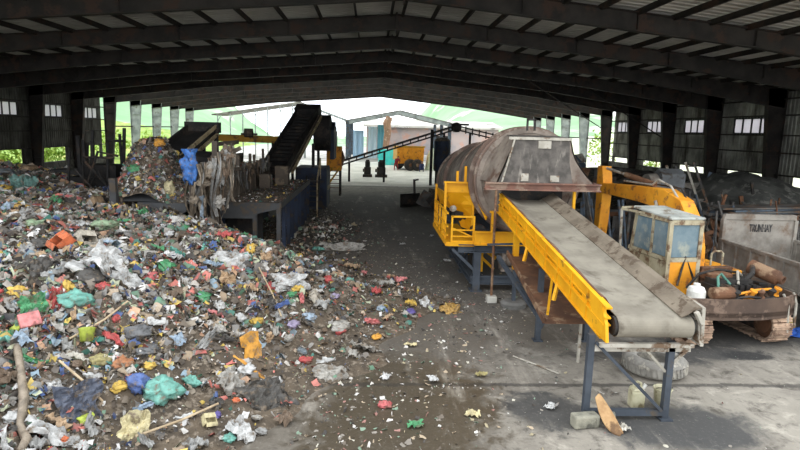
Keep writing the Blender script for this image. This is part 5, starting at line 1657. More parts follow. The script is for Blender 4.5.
# ================================================================== the rubbish heap
# base of the heap: dirt and matted film, one body nobody could count
PAL = {'orange': S(228, 104, 40), 'pale': S(214, 204, 186), 'white': S(214, 214, 212), 'teal': S(96, 176, 160), 'green': S(40, 152, 92), 'redpink': S(206, 88, 92), 'black': S(38, 40, 42),
       'palegreen': S(150, 178, 140), 'yellow': S(226, 184, 60), 'tealpale': S(96, 150, 142), 'mustard': S(198, 152, 58), 'greyblue': S(108, 124, 134), 'tan': S(190, 156, 118), 'paleblue': S(164, 186, 206),
       'red': S(190, 48, 52), 'pink': S(232, 132, 132), 'lime': S(190, 208, 60), 'paper': S(220, 214, 200), 'olive': S(170, 158, 96), 'rustorange': S(176, 106, 52), 'blue': S(52, 96, 168), 'aqua': S(112, 190, 174),
       'grey': S(90, 94, 100), 'cream': S(222, 208, 158), 'denim': S(52, 70, 98), 'amber': S(240, 166, 26), 'clear': S(176, 172, 164), 'purple': S(88, 74, 164), 'lavender': S(166, 152, 186), 'silver': S(160, 160, 158), 'brown': S(110, 86, 64), 'rag': S(158, 142, 122), 'azure': S(30, 130, 226)}
WASTE = {}


def wmat(k):
    if k not in WASTE:
        c = PAL[k]
        g = S(136, 128, 118)
        c = tuple(c[i] * .72 + g[i] * .28 for i in range(3)) + (1,)
        d = tuple(v * 0.55 for v in c[:3]) + (1,)
        WASTE[k] = mat('waste_' + k, c, d, S(112, 98, 82), scale=6.0, scale3=8.0, lo3=0.5, hi3=0.68, rough=0.45, bmp=0.5)
    return WASTE[k]


m, nt, b, out = new_mat('mixed_rubbish')
geo = nt.nodes.new('ShaderNodeNewGeometry')
cr = nt.nodes.new('ShaderNodeValToRGB')
cr.color_ramp.interpolation = 'CONSTANT'
cols = [S(150, 146, 140), S(112, 100, 86), S(190, 186, 180), S(86, 78, 70), S(146, 126, 102), S(60, 58, 56), S(168, 150, 128), S(120, 116, 112), S(205, 203, 200), S(96, 84, 70), S(160, 84, 76),
        S(44, 44, 46), S(132, 122, 110), S(92, 128, 104), S(176, 168, 158), S(74, 66, 58), S(190, 150, 120), S(110, 104, 98), S(206, 178, 90), S(128, 148, 160), S(100, 90, 78), S(154, 146, 138), S(52, 110, 96), S(70, 92, 140), S(214, 210, 204), S(84, 74, 64), S(200, 116, 104), S(140, 128, 112), S(58, 52, 48), S(176, 180, 150)]
els = cr.color_ramp.elements
els[0].color = cols[0]
els[0].position = 0
els[1].color = cols[1]
els[1].position = 1 / len(cols)
for i in range(2, len(cols)):
    e = els.new(i / len(cols))
    e.color = cols[i]
nt.links.new(geo.outputs['Random Per Island'], cr.inputs[0])
n1 = noise_node(nt, geo.outputs['Position'], 9.0, 5, 0.7)
n2 = noise_node(nt, geo.outputs['Position'], 1.1, 4, 0.6)
c = mix(nt, math_n(nt, 'MULTIPLY', ramp(nt, n1, 0.42, 0.7), 0.6), cr.outputs[0], S(104, 92, 78))
c = mix(nt, math_n(nt, 'MULTIPLY', ramp(nt, n2, 0.5, 0.72), 0.55), c, S(92, 82, 70))
nt.links.new(c, b.inputs['Base Color'])
b.inputs['Roughness'].default_value = 0.6
M_rub = m
m, nt, b, out = new_mat('pale_litter')
geo = nt.nodes.new('ShaderNodeNewGeometry')
cr = nt.nodes.new('ShaderNodeValToRGB')
cr.color_ramp.interpolation = 'CONSTANT'
lc = [S(196, 192, 184), S(130, 122, 112), S(98, 88, 76), S(182, 176, 160), S(70, 64, 58), S(168, 150, 126), S(120, 112, 102), S(190, 184, 176), S(150, 110, 100), S(120, 140, 120), S(60, 56, 52), S(160, 148, 120)]
els = cr.color_ramp.elements
els[0].color, els[1].color, els[1].position = lc[0], lc[1], 1 / 12
for i in range(2, 12):
    e = els.new(i / 12)
    e.color = lc[i]
nt.links.new(geo.outputs['Random Per Island'], cr.inputs[0])
nt.links.new(cr.outputs[0], b.inputs['Base Color'])
b.inputs['Roughness'].default_value = 0.7
M_litter = m
M_soil = mat('matted_waste_soil', S(96, 84, 70), S(70, 62, 53), S(126, 114, 100), scale=2.5, scale3=9, rough=0.95, bmp=0.7)


def flakes(n, xs, ys, zf, smin, smax, seed, tilt=0.75, lift=0.03, sized=None):
    """n crumpled scraps (nine points each) lying on zf; returns verts and faces as arrays"""
    q = np.random.default_rng(seed)
    x, y = xs, ys
    z = zf(x, y)
    s = smin * (smax / smin) ** (q.random(n) ** 1.7)
    if sized is not None:
        s = s * sized
    asp = np.where(q.random(n) < 0.22, q.uniform(0.12, 0.3, n), q.uniform(0.45, 1.0, n))
    # slope aligned normal with random tilt
    e = 0.12
    gx = (zf(x + e, y) - zf(x - e, y)) / (2 * e)
    gy = (zf(x, y + e) - zf(x, y - e)) / (2 * e)
    nrm = np.stack([-gx, -gy, np.ones(n)], 1) + q.normal(size=(n, 3)) * tilt
    nrm /= np.linalg.norm(nrm, axis=1, keepdims=True)
    t = np.cross(nrm, q.normal(size=(n, 3)))
    t /= np.linalg.norm(t, axis=1, keepdims=True) + 1e-9
    bt = np.cross(nrm, t)
    u = np.array([-1, 0, 1, -1, 0, 1, -1, 0, 1]) * 0.5
    v = np.array([-1, -1, -1, 0, 0, 0, 1, 1, 1]) * 0.5
    U = u[None, :] + q.uniform(-0.16, 0.16, (n, 9))
    V = (v[None, :] + q.uniform(-0.16, 0.16, (n, 9))) * asp[:, None]
    W = q.normal(size=(n, 9)) * 0.16 * np.sqrt(asp)[:, None]
    c0 = np.stack([x, y, z + lift * q.random(n) + 0.12 * s], 1)
    P = c0[:, None, :] + s[:, None, None] * (U[..., None] * t[:, None] + V[..., None] * bt[:, None] + W[..., None] * nrm[:, None])
    f = np.array([(0, 1, 4, 3), (1, 2, 5, 4), (3, 4, 7, 6), (4, 5, 8, 7)])
    F = (np.arange(n)[:, None, None] * 9 + f[None]).reshape(-1, 4)
    return P.reshape(-1, 3), F


def quick_mesh(name, V, F, m):
    me = bpy.data.meshes.new(name)
    me.vertices.add(len(V))
    me.vertices.foreach_set('co', np.ascontiguousarray(V, dtype=np.float32).ravel())
    me.loops.add(F.size)
    me.loops.foreach_set('vertex_index', np.ascontiguousarray(F, dtype=np.int32).ravel())
    me.polygons.add(len(F))
    me.polygons.foreach_set('loop_start', np.arange(0, F.size, 4, dtype=np.int32))
    me.polygons.foreach_set('loop_total', np.full(len(F), 4, dtype=np.int32))
    me.materials.append(m)
    me.update(calc_edges=True)
    me.validate()
    return me


# heap body
nx, ny = 230, 260
gx = np.linspace(XL + 0.4, 2.6, nx)
gy = np.linspace(1.0, 36.0, ny)
GX, GY = np.meshgrid(gx, gy)
GZ = heap(GX, GY)
V = np.stack([GX.ravel(), GY.ravel(), GZ.ravel()], 1)
idx = np.arange(nx * ny).reshape(ny, nx)
F = np.stack([idx[:-1, :-1].ravel(), idx[:-1, 1:].ravel(), idx[1:, 1:].ravel(), idx[1:, :-1].ravel()], 1)
keep = (GZ.ravel()[F] > -0.03).any(axis=1)
hm = quick_mesh('heap_soil', V, F[keep], M_soil)
hm.polygons.foreach_set('use_smooth', [True] * len(hm.polygons))
ho_ = bpy.data.objects.new('rubbish_heap', hm)
COL.objects.link(ho_)
ho_['label'] = 'huge heap of matted mixed rubbish filling the left side of the hall'
ho_['category'] = 'rubbish heap'
ho_['kind'] = 'stuff'
# scraps on the heap, denser towards the front where single pieces show
q = np.random.default_rng(21)
N = 120000
yy = 3.0 + 27.0 * q.random(N * 3) ** 1.6
xx = q.uniform(-24, 2.5, N * 3)
ok = (heap(xx, yy) > 0.0) & (xx > -0.95 * yy - 2.5) & (q.random(N * 3) < np.clip(0.12 + heap(xx, yy) * 0.95, 0, 1))
xx, yy = xx[ok][:N], yy[ok][:N]
V, F = flakes(len(xx), xx, yy, heap, 0.026, 0.19, 22, 0.8, 0.05, (0.75 + yy / 26.0) * np.clip(0.6 + heap(xx, yy) * 0.5, 0.6, 1.1))
so = bpy.data.objects.new('rubbish_scraps', quick_mesh('rubbish_scraps', V, F, M_rub))
COL.objects.link(so)
so['label'] = 'countless small scraps of film, paper and cloth covering the heap'
so['category'] = 'rubbish'
so['kind'] = 'stuff'


# rubbish in the feed hopper
def hop(x, y):
    x, y = np.asarray(x, float), np.asarray(y, float)
    base = 1.85 + (y - 18.9) * 0.36 + 0.25 * np.exp(-((x + 7.6) / 0.9) ** 2)
    hill = 1.2 * np.exp(-np.abs((x + 7.75) / 0.85) ** 3 - ((y - 20.7) / 1.15) ** 2) + 0.25 * np.exp(-((x + 6.3) / 0.7) ** 2 - ((y - 20) / 0.8) ** 2)
    return base + hill + 0.06 * np.sin(5 * x + 3 * y)


gx = np.linspace(-8.45, -5.75, 50)
gy = np.linspace(18.95, 21.7, 50)
GX, GY = np.meshgrid(gx, gy)
GZ = np.minimum(hop(GX, GY), 4.0)
idx = np.arange(2500).reshape(50, 50)
F = np.stack([idx[:-1, :-1].ravel(), idx[:-1, 1:].ravel(), idx[1:, 1:].ravel(), idx[1:, :-1].ravel()], 1)
hp_ = bpy.data.objects.new('hopper_rubbish', quick_mesh('hopper_rubbish', np.stack([GX.ravel(), GY.ravel(), GZ.ravel()], 1), F, M_soil))
COL.objects.link(hp_)
hp_['label'] = 'earthy rubbish heaped inside the dusty feed hopper'
hp_['category'] = 'rubbish'
hp_['kind'] = 'stuff'
n = 2800
x_, y_2 = q.uniform(-8.5, -5.75, n), 21.6 - 2.65 * q.random(n) ** 1.35
V, F = flakes(n, x_, y_2, hop, 0.04, 0.2, 5, 0.8, 0.06)
o_ = bpy.data.objects.new('hopper_scraps', quick_mesh('hopper_scraps', V, F, M_rub))
COL.objects.link(o_)
o_['label'] = 'leafy film and paper scraps covering the load in the feed hopper'
o_['category'] = 'rubbish'
o_['kind'] = 'stuff'
# dirt and scraps on the sorting deck and on the floor
def flat(z):
    return lambda x, y: np.full_like(np.asarray(x, float), z)


n = 700
V, F = flakes(n, q.uniform(-5.0, -3.1, n), q.uniform(20.1, 29.2, n), flat(1.9), 0.03, 0.12, 6, 0.5, 0.02)
V2, F2 = flakes(700, q.uniform(-6.5, -5.0, 700), q.uniform(20.9, 29, 700), flat(2.7), 0.04, 0.22, 8, 0.8, 0.1)
o_ = bpy.data.objects.new('deck_scraps', quick_mesh('deck_scraps', np.concatenate([V, V2]), np.concatenate([F, F2 + len(V)]), M_rub))
COL.objects.link(o_)
o_['label'] = 'scraps and dirt scattered over the long sorting deck'
o_['category'] = 'rubbish'
o_['kind'] = 'stuff'
n = 3600
yy = 6.5 + 30 * q.random(n) ** 1.5
ed = np.interp(yy, EDGE_Y, EDGE_X)
xx = ed + np.abs(q.normal(size=n)) * (0.8 + 1.0 * q.random(n)) * 1.5
ok = (xx < 9) & (yy > 6)
V, F = flakes(int(ok.sum()), xx[ok], yy[ok], flat(0.0), 0.02, 0.11, 9, 0.35, 0.0)
n2_ = 320
xb, yb_ = q.uniform(0, 10, n2_), q.uniform(7, 14, n2_)
V2, F2 = flakes(n2_, xb, yb_, flat(0.0), 0.012, 0.05, 10, 0.3, 0.0)
V3, F3 = flakes(900, -2.0 + q.normal(size=900) * 0.75, 25 + q.normal(size=900) * 2.6, lambda x, y: 0.25 * np.exp(-((x + 2.3) / .8) ** 2 - ((y - 24.5) / 2) ** 2), 0.04, 0.25, 12, 0.6, 0.02)
V = np.concatenate([V, V2, V3])
F = np.concatenate([F, F2 + len(xx[ok]) * 9, F3 + (len(xx[ok]) + n2_) * 9])
o_ = bpy.data.objects.new('floor_litter', quick_mesh('floor_litter', V, F, M_litter))
COL.objects.link(o_)
o_['label'] = 'tiny scraps littering the concrete floor beside the heap'
o_['category'] = 'litter'
o_['kind'] = 'stuff'


# ------------------------------------------------------------------ single pieces of rubbish
def blob(w, d, h, seed, lump=0.3, sub=3):
    bm_s = MB()
    q = random.Random(seed)
    n, m_ = 26, 17
    off = Vector((q.uniform(0, 50), q.uniform(0, 50), 0))
    rows = []
    for j in range(m_ + 1):
        th = PI * j / m_
        r_ = []
        for i in range(n):
            ph = 2 * PI * i / n
            p = Vector((math.sin(th) * math.cos(ph), math.sin(th) * math.sin(ph), math.cos(th)))
            k = 0.86 + lump * mnoise.fractal(p * 1.7 + off, 1.0, 2.0, 3) + lump * 0.75 * abs(mnoise.noise(p * 4.0 + off)) - lump * .5 * abs(mnoise.noise(p * 8 + off))
            r_.append(Vector((p.x * w / 2 * k, p.y * d / 2 * k, h * 0.42 + p.z * h / 2 * k)))
        rows.append(r_)
    bm_s.loft(rows, True)
    return bm_s


def crumple(w, d, amp, seed, n=12):
    q = random.Random(seed)
    off = Vector((q.uniform(0, 50), q.uniform(0, 50), q.uniform(0, 9)))
    rows = []
    for j in range(n + 1):
        r_ = []
        for i in range(n + 1):
            u, v = i / n - .5, j / n - .5
            k = 1 + 0.45 * mnoise.noise(Vector((u * 3, v * 3, 0)) + off)
            z = amp * (0.5 + mnoise.fractal(Vector((u * 4.5, v * 4.5, 2)) + off, 1, 2, 4) + .6 * abs(mnoise.noise(Vector((u * 8, v * 3, 5)) + off)))
            r_.append(Vector((u * w * k, v * d * k, max(0.005, z) + .02)))
        rows.append(r_)
    return MB().sheet(rows, 0.008)


def carton_mb(w, d, h):
    o = MB()
    t = 0.012
    o.bb(-w / 2, w / 2, -d / 2, d / 2, 0, t)
    o.bb(-w / 2, w / 2, -d / 2, -d / 2 + t, 0, h).bb(-w / 2, w / 2, d / 2 - t, d / 2, 0, h)
    o.bb(-w / 2, -w / 2 + t, -d / 2, d / 2, 0, h).bb(w / 2 - t, w / 2, -d / 2, d / 2, 0, h)
    o.box((0, -d / 2 - d * .15, h), (w, d * .34, t), Matrix.Rotation(0.5, 3, 'X'))
    o.box((0, d / 4, h), (w, d * .5, t), Matrix.Rotation(-.15, 3, 'X'))
    return o


def slope_rot(x, y, spin, extra=0.0):
    e = 0.25
    gx_ = float(heap(x + e, y) - heap(x - e, y)) / (2 * e)
    gy_ = float(heap(x, y + e) - heap(x, y - e)) / (2 * e)
    nrm = Vector((-gx_, -gy_, 1)).normalized()
    return (nrm.to_track_quat('Z', 'Y').to_matrix() @ Matrix.Rotation(spin, 3, 'Z')).to_4x4()


def place(me_name, mb, mt, x, y, spin, label, cat, group=None, tilt=None, dz=0.0, smooth=True):
    me = bpy.data.meshes.new(me_name)
    me.from_pydata([tuple(p) for p in mb.v], [], mb.f)
    me.materials.append(mt)
    if smooth:
        me.polygons.foreach_set('use_smooth', [True] * len(me.polygons))
    o = bpy.data.objects.new(me_name, me)
    COL.objects.link(o)
    z = max(0.0, float(heap(x, y))) + dz
    o.matrix_world = Matrix.Translation((x, y, z)) @ slope_rot(x, y, spin) @ (tilt or Matrix.Identity(4))
    o['label'] = label
    o['category'] = cat
    if group:
        o['group'] = group
    return o


ITEMS = [
    ('carton', 'orange', -6.55, 12.61, 0.43, 0.45, 'bright orange crushed carton lying on the heap'),
    ('carton', 'pale', -6.67, 13.55, 0.43, 0.43, 'pale carton with orange flap tucked behind the bright orange carton'),
    ('sheet', 'white', -5.21, 11.58, 1.08, 0.5, 'large crumpled white plastic sheet spread across the heap'),
    ('sheet', 'white', -4.73, 11.32, 0.44, 0.4, 'torn white plastic strip trailing below the large white sheet'),
    ('block', 'white', -5.61, 11.05, 0.35, 0.26, 'small bluish-white foam slab left of the large white sheet'),
    ('bag', 'teal', -5.22, 10.22, 0.62, 0.49, 'round teal plastic bag half buried in the heap'),
    ('bag', 'green', -4.43, 12.45, 0.47, 0.33, 'bright green net bag below the feed hopper'),
    ('bag', 'redpink', -4.54, 12.03, 0.37, 0.21, 'reddish-pink torn packet beside the green net bag'),
    ('bag', 'black', -4.81, 12.64, 0.41, 0.31, 'black plastic bag above the green net bag'),
    ('sheet', 'black', -6.21, 10.94, 0.89, 0.31, 'long torn black plastic sheet left of the foam slab'),
    ('bag', 'black', -7.23, 12.8, 0.52, 0.34, 'black plastic bag left of the orange carton'),
    ('bag', 'palegreen', -8.05, 14.03, 0.62, 0.34, 'pale green plastic bag high on the heap'),
    ('bag', 'yellow', -12.45, 20.25, 0.58, 0.37, 'yellow plastic bag on the upper heap at the left edge of the photo'),
    ('sheet', 'tealpale', -12.17, 20.85, 0.76, 0.59, 'teal and white wrapper near the top of the heap'),
    ('bag', 'mustard', -9.19, 15.51, 0.5, 0.28, 'mustard yellow packet below the teal and white wrapper'),
    ('bag', 'greyblue', -14.34, 23.71, 1.06, 0.53, 'grey-blue plastic bag on the crest of the heap'),
    ('bag', 'tan', -14.26, 24.95, 0.9, 0.6, 'beige rag bundle on the crest of the heap'),
    ('bag', 'yellow', -5.5, 10.53, 0.21, 0.3, 'yellow torn packet above the round teal bag'),
    ('bag', 'paleblue', -5.74, 10.23, 0.27, 0.21, 'small pale blue packet left of the round teal bag'),
    ('sheet', 'red', -5.52, 10.15, 0.23, 0.37, 'narrow red wrapper touching the round teal bag'),
    ('sheet', 'green', -5.77, 9.86, 0.37, 0.25, 'green wrapper with leaves pattern left of the red wrapper'),
    ('block', 'pink', -5.64, 9.52, 0.32, 0.2, 'pink foam slab on the heap'),
    ('bag', 'lime', -5.76, 9.4, 0.24, 0.16, 'lime green packet left of the pink foam slab'),
    ('bag', 'red', -4.46, 10.08, 0.14, 0.2, 'small red packet on the heap below the long sticks'),
    ('sheet', 'paper', -4.69, 9.09, 0.3, 0.23, 'folded white paper below the yellow-green cup'),
    ('cup', 'lime', -4.71, 9.47, 0.27, 0.29, 'yellow-green crushed tub lying on white paper'),
    ('bag', 'olive', -4.33, 9.13, 0.37, 0.3, 'translucent olive plastic bag on the lower heap'),
    ('bag', 'rustorange', -3.95, 9.08, 0.35, 0.35, 'rusty orange cloth bundle on the lower heap'),
    ('bag', 'yellow', -3.57, 9.12, 0.27, 0.18, 'yellow packet right of the rusty orange bundle'),
    ('bag', 'yellow', -3.82, 8.57, 0.26, 0.23, 'yellow bag below the rusty orange bundle'),
    ('bag', 'blue', -3.61, 8.71, 0.36, 0.46, 'blue and white plastic bag on the lower heap'),
    ('bag', 'aqua', -3.19, 8.65, 0.63, 0.63, 'large translucent aqua plastic bag on the lower heap'),
    ('bag', 'grey', -4.03, 9.9, 0.51, 0.39, 'dark grey plastic bag on the lower heap'),
    ('bag', 'grey', -3.74, 9.55, 0.38, 0.27, 'slate grey plastic bag right under the other dark grey bag'),
    ('bag', 'lime', -4.02, 7.92, 0.27, 0.15, 'bright lime packet near the bottom of the heap'),
    ('bag', 'orange', -4.06, 7.37, 0.16, 0.16, 'small orange-yellow packet at the bottom of the heap'),
    ('sheet', 'cream', -3.34, 7.92, 0.4, 0.23, 'long cream coloured cloth at the bottom of the heap'),
    ('sheet', 'denim', -4.19, 8.06, 0.48, 0.28, 'dark blue denim scrap on the lower heap'),
    ('bag', 'white', -4.78, 7.47, 0.3, 0.24, 'dirty white bag at the lower left of the heap'),
    ('sheet', 'white', -4.17, 7.32, 0.29, 0.36, 'white cloth below the lime packet'),
    ('board', 'amber', -2.19, 10.31, 0.43, 0.51, 'torn amber-yellow plastic board lying on the lower slope'),
    ('sheet', 'amber', -1.95, 9.72, 0.07, 0.45, 'narrow amber strip hanging from the amber board'),
    ('bag', 'yellow', -2.38, 11.89, 0.31, 0.27, 'yellow bag above the amber board'),
    ('bag', 'white', -2.14, 9.76, 0.34, 0.34, 'white crumpled bag below the amber board'),
    ('bag', 'white', -1.61, 9.7, 0.3, 0.19, 'white crumpled bag right of the amber strip'),
    ('bag', 'green', -1.8, 13.21, 0.31, 0.26, 'vivid green packet on the far slope'),
    ('carton', 'pale', -1.35, 13.31, 0.48, 0.27, 'cream carton lying right of the vivid green packet'),
    ('sheet', 'clear', -2.26, 9.28, 0.62, 0.29, 'translucent grey film on the lower slope'),
    ('sheet', 'black', -1.65, 8.96, 0.63, 0.32, 'torn black plastic film at the foot of the lower slope'),
    ('bag', 'purple', -2.28, 8.33, 0.18, 0.13, 'purple packet on the lower slope'),
    ('bag', 'teal', -1.96, 7.75, 0.24, 0.21, 'teal-green bag at the bottom of the slope'),
    ('sheet', 'white', -1.85, 7.97, 0.29, 0.23, 'white wrapper beside the teal-green bag'),
    ('carton', 'cream', -2.36, 8.09, 0.2, 0.2, 'cream yellow carton left of the purple packet'),
    ('bag', 'orange', -2.08, 8.71, 0.15, 0.15, 'orange-red packet between film and black plastic'),
    ('bag', 'red', -0.61, 12.02, 0.29, 0.22, "red crumpled packet at the heap's edge on the floor"),
    ('bag', 'amber', 0.17, 11.94, 0.29, 0.2, 'amber packet lying on wet floor beyond the tyre-shaped film'),
    ('bag', 'clear', -0.62, 12.13, 0.54, 0.2, 'beige packet against the red crumpled packet'),
    ('bag', 'greyblue', -1.28, 10.78, 0.3, 0.18, "grey-blue bag on top of a red packet at the heap's edge"),
    ('bag', 'red', -1.18, 10.5, 0.28, 0.2, 'red packet under the grey-blue bag'),
    ('bag', 'redpink', 0.29, 8.9, 0.26, 0.22, 'red and white packet alone on the wet floor'),
    ('sheet', 'clear', -0.08, 11.19, 0.46, 0.25, 'ring of clear film on the wet floor'),
    ('bag', 'purple', 1.02, 13.71, 0.35, 0.25, 'violet-blue bag at the tip of the heap near the floor'),
    ('sheet', 'clear', -0.94, 21.55, 1.53, 0.34, 'long clear film along the far edge of the heap'),
    ('bag', 'teal', -1.93, 21.28, 0.53, 0.23, 'teal bag beside the long clear film'),
    ('carton', 'red', -2.4, 13.46, 0.42, 0.22, 'red and white carton on the far slope'),
    ('sheet', 'white', -3.33, 13.76, 0.8, 0.3, 'big dirty white sheet under the hanging rags'),
    ('bag', 'lavender', -1.62, 12.0, 0.33, 0.29, 'lavender bag on the slope above the amber board'),
    ('bag', 'paleblue', -1.32, 12.41, 0.36, 0.25, 'pale blue bag right of the lavender bag'),
    ('bag', 'green', -3.54, 12.18, 0.46, 0.21, 'green bag in the middle of the slope'),
    ('bag', 'white', -2.6, 12.7, 0.23, 0.19, 'white ball-like bag on the far slope'),
    ('bag', 'red', -1.08, 14.38, 0.23, 0.31, 'small red packet at the far edge of the slope'),
    ('sheet', 'white', -1.92, 13.69, 0.74, 0.25, 'white strip of sheet above the vivid green packet'),
    ('bag', 'lavender', -0.84, 13.8, 0.3, 0.2, 'small lilac packet near the far edge'),
    ('sheet', 'clear', -0.68, 9.98, 0.53, 0.17, 'dirty beige torn film at the edge of the wet patch'),
    ('sheet', 'white', 1.45, 14.32, 0.36, 0.18, 'small white film scrap beside the violet-blue bag'),
    ('sheet', 'mustard', 2.05, 13.97, 0.51, 0.23, 'mustard plastic scrap at the very tip of the heap'),
    ('bag', 'paleblue', 0.3, 13.71, 0.27, 0.22, 'pale blue packet in the tip of the heap'),
    ('carton', 'tan', -9.18, 19.44, 0.38, 0.6, 'tan cardboard strip standing up in the heap'),
    ('bag', 'palegreen', -6.6, 14.59, 0.73, 0.45, 'pale greenish clear bag left of the hopper'),
    ('bag', 'white', -6.3, 13.94, 0.54, 0.32, 'white bag below the pale greenish bag'),
    ('bag', 'yellow', -6.14, 10.08, 0.34, 0.19, 'dull yellow bag at the left of the heap'),
    ('bag', 'aqua', -2.93, 9.16, 0.22, 0.36, 'aqua torn film beside the large translucent aqua bag'),
    ('bag', 'tealpale', -7.97, 14.94, 0.47, 0.36, 'dark teal bag in the middle of the upper heap'),
    ('bag', 'black', -5.3, 10.94, 0.56, 0.3, 'black bag under the large white sheet'),
]
pr = random.Random(77)
NAMES = {'carton': ('carton', 'carton'), 'sheet': ('plastic_sheet', 'plastic sheet'), 'bag': ('plastic_bag', 'plastic bag'), 'block': ('foam_slab', 'foam slab'), 'cup': ('plastic_tub', 'tub'), 'board': ('plastic_board', 'board')}
for i, (k, c, x, y, w, h, lab) in enumerate(ITEMS):
    nm, cat = NAMES[k]
    mt = wmat(c)
    # what shows as height on a gently sloping heap is mostly depth
    if k == 'bag':
        place(nm, blob(w * .95, max(w * .7, h * .85), max(h * .6, w * .32), i, .45), mt, x, y, 0, lab, cat, dz=-h * .1)
    elif k == 'sheet':
        place(nm, crumple(w * 1.1, max(h * 1.9, .15), min(w, h) * .38, i, 16), mt, x, y, pr.uniform(-.15, .15), lab, cat, tilt=Matrix.Rotation(.35, 4, 'X'), smooth=False)
    elif k == 'carton':
        place(nm, carton_mb(w * .9, h * .8, h * .55), mt, x, y, pr.uniform(-.5, .5), lab, cat, tilt=Matrix.Rotation(.5, 4, 'X') @ Matrix.Rotation(.25, 4, 'Y'), dz=.03, smooth=False)
    elif k == 'block':
        o = place(nm, MB().box((0, 0, .06), (w, h * 1.3, .1)), mt, x, y, pr.uniform(-.5, .5), lab, cat, tilt=Matrix.Rotation(.4, 4, 'X'), dz=.05, smooth=False)
        finish(o, .02)
    elif k == 'cup':
        place(nm, MB().lathe((0, 0, 0), (0, 0, 1), [(0, w * .34), (h * .7, w * .48), (h * .75, w * .52), (h * .76, w * .46), (.02, w * .32)], 20), mt, x, y, 0, lab, cat, tilt=Matrix.Rotation(-1.1, 4, 'X'), dz=.1)
    else:
        pts = [(-.5, -.3), (-.2, -.5), (.3, -.42), (.5, -.1), (.36, .1), (.5, .4), (.1, .5), (-.45, .42), (-.5, .1), (-.28, .02)]
        o = place(nm, MB().prism([(a * w, b2 * h * 1.1, .04 + .05 * math.sin(5 * a)) for a, b2 in pts], (0, 0, .02)), mt, x, y, 0, lab, cat, tilt=Matrix.Rotation(.6, 4, 'X'), dz=.1, smooth=False)

# long rope-like rag and sticks
def onheap(pts, lift=.05):
    return [(x, y, max(0, float(heap(x, y))) + lift) for x, y in pts]


rp = MB().path(onheap([(-5.75, 9.1), (-5.4, 8.75), (-5.1, 8.3), (-4.75, 7.75), (-4.55, 7.3), (-4.3, 7.0), (-4.2, 6.7)], .1), [.03, .06, .05, .065, .05, .06, .04], 8)
single('twisted_rag', rp, wmat('rag'), 'long twisted grey rag running down the front of the heap', 'rag', smooth=True)
M_stick = mat('dry_stick', S(190, 170, 140), S(150, 130, 104), rough=.9)
for pts, lab in (([(-4.95, 9.4), (-4.6, 9.9), (-4.35, 10.3)], 'thin pale stick pointing up the heap below the teal bag'), ([(-4.7, 8.6), (-4.2, 8.3), (-3.9, 8.2)], 'pale stick lying across the lower heap by the olive bag'), ([(-3.2, 7.6), (-2.7, 8.0), (-2.3, 8.5)], 'dark thin stick by the cream cloth at the bottom of the heap'), ([(-2.7, 13.9), (-2.2, 12.9), (-1.9, 12.2)], 'brown stick lying down the far slope beside the vivid green packet')):
    single('stick', MB().path(onheap(pts, .12), .018, 6), M_stick, lab, 'stick')

# the many pieces that nothing tells apart: three shapes of each kind, copied over the heap
kinds = []
for c, word, n in (('white', 'white', 46), ('silver', 'grey', 46), ('black', 'black', 30), ('clear', 'translucent beige', 40), ('tan', 'tan', 24), ('green', 'green', 11), ('red', 'red', 13), ('pink', 'pink', 14), ('paleblue', 'pale blue', 14), ('yellow', 'yellow', 9), ('teal', 'teal', 8), ('blue', 'blue', 5), ('brown', 'brown', 26)):
    kinds.append((c, word, n))
taken = [(it[2], it[3]) for it in ITEMS]
for c, word, n in kinds:
    protos = [blob(.2, .15, .1, len(c) * 11 + 1, .5), crumple(.25, .2, .08, len(c) * 7 + 3, 9), crumple(.34, .1, .08, len(c) * 5 + 4, 9)]
    mes = []
    for j, mb in enumerate(protos):
        me = bpy.data.meshes.new('plastic_scrap')
        me.from_pydata([tuple(p) for p in mb.v], [], mb.f)
        me.materials.append(wmat(c))
        if j == 0:
            me.polygons.foreach_set('use_smooth', [True] * len(me.polygons))
        mes.append(me)
    k_ = 0
    while k_ < n:
        y = 6.6 + 15 * pr.random() ** 1.5
        e_ = float(np.interp(y, EDGE_Y, EDGE_X))
        x = e_ - .2 - (e_ + .62 * y + .3) * pr.random() ** .8
        if x < -.66 * y or (y > 18.2 and x > -9.3) or pr.random() > .3 + .6 * float(heap(x, y)) or min((x - a) ** 2 + (y - b2) ** 2 for a, b2 in taken) < .07:
            continue
        o = bpy.data.objects.new('plastic_scrap', mes[pr.randrange(3)])
        COL.objects.link(o)
        s_ = pr.uniform(.7, 1.35) * (.85 + y / 40)
        o.matrix_world = Matrix.Translation((x, y, max(0, float(heap(x, y))) + .02)) @ slope_rot(x, y, pr.uniform(0, 6.28)) @ Matrix.Rotation(pr.uniform(-.4, .6), 4, 'X') @ Matrix.Scale(s_, 4)
        o['label'] = 'small loose %s piece of plastic rubbish lying on the heap' % word
        o['category'] = 'rubbish piece'
        o['group'] = '%s rubbish pieces on the heap' % word
        taken.append((x, y))
        k_ += 1

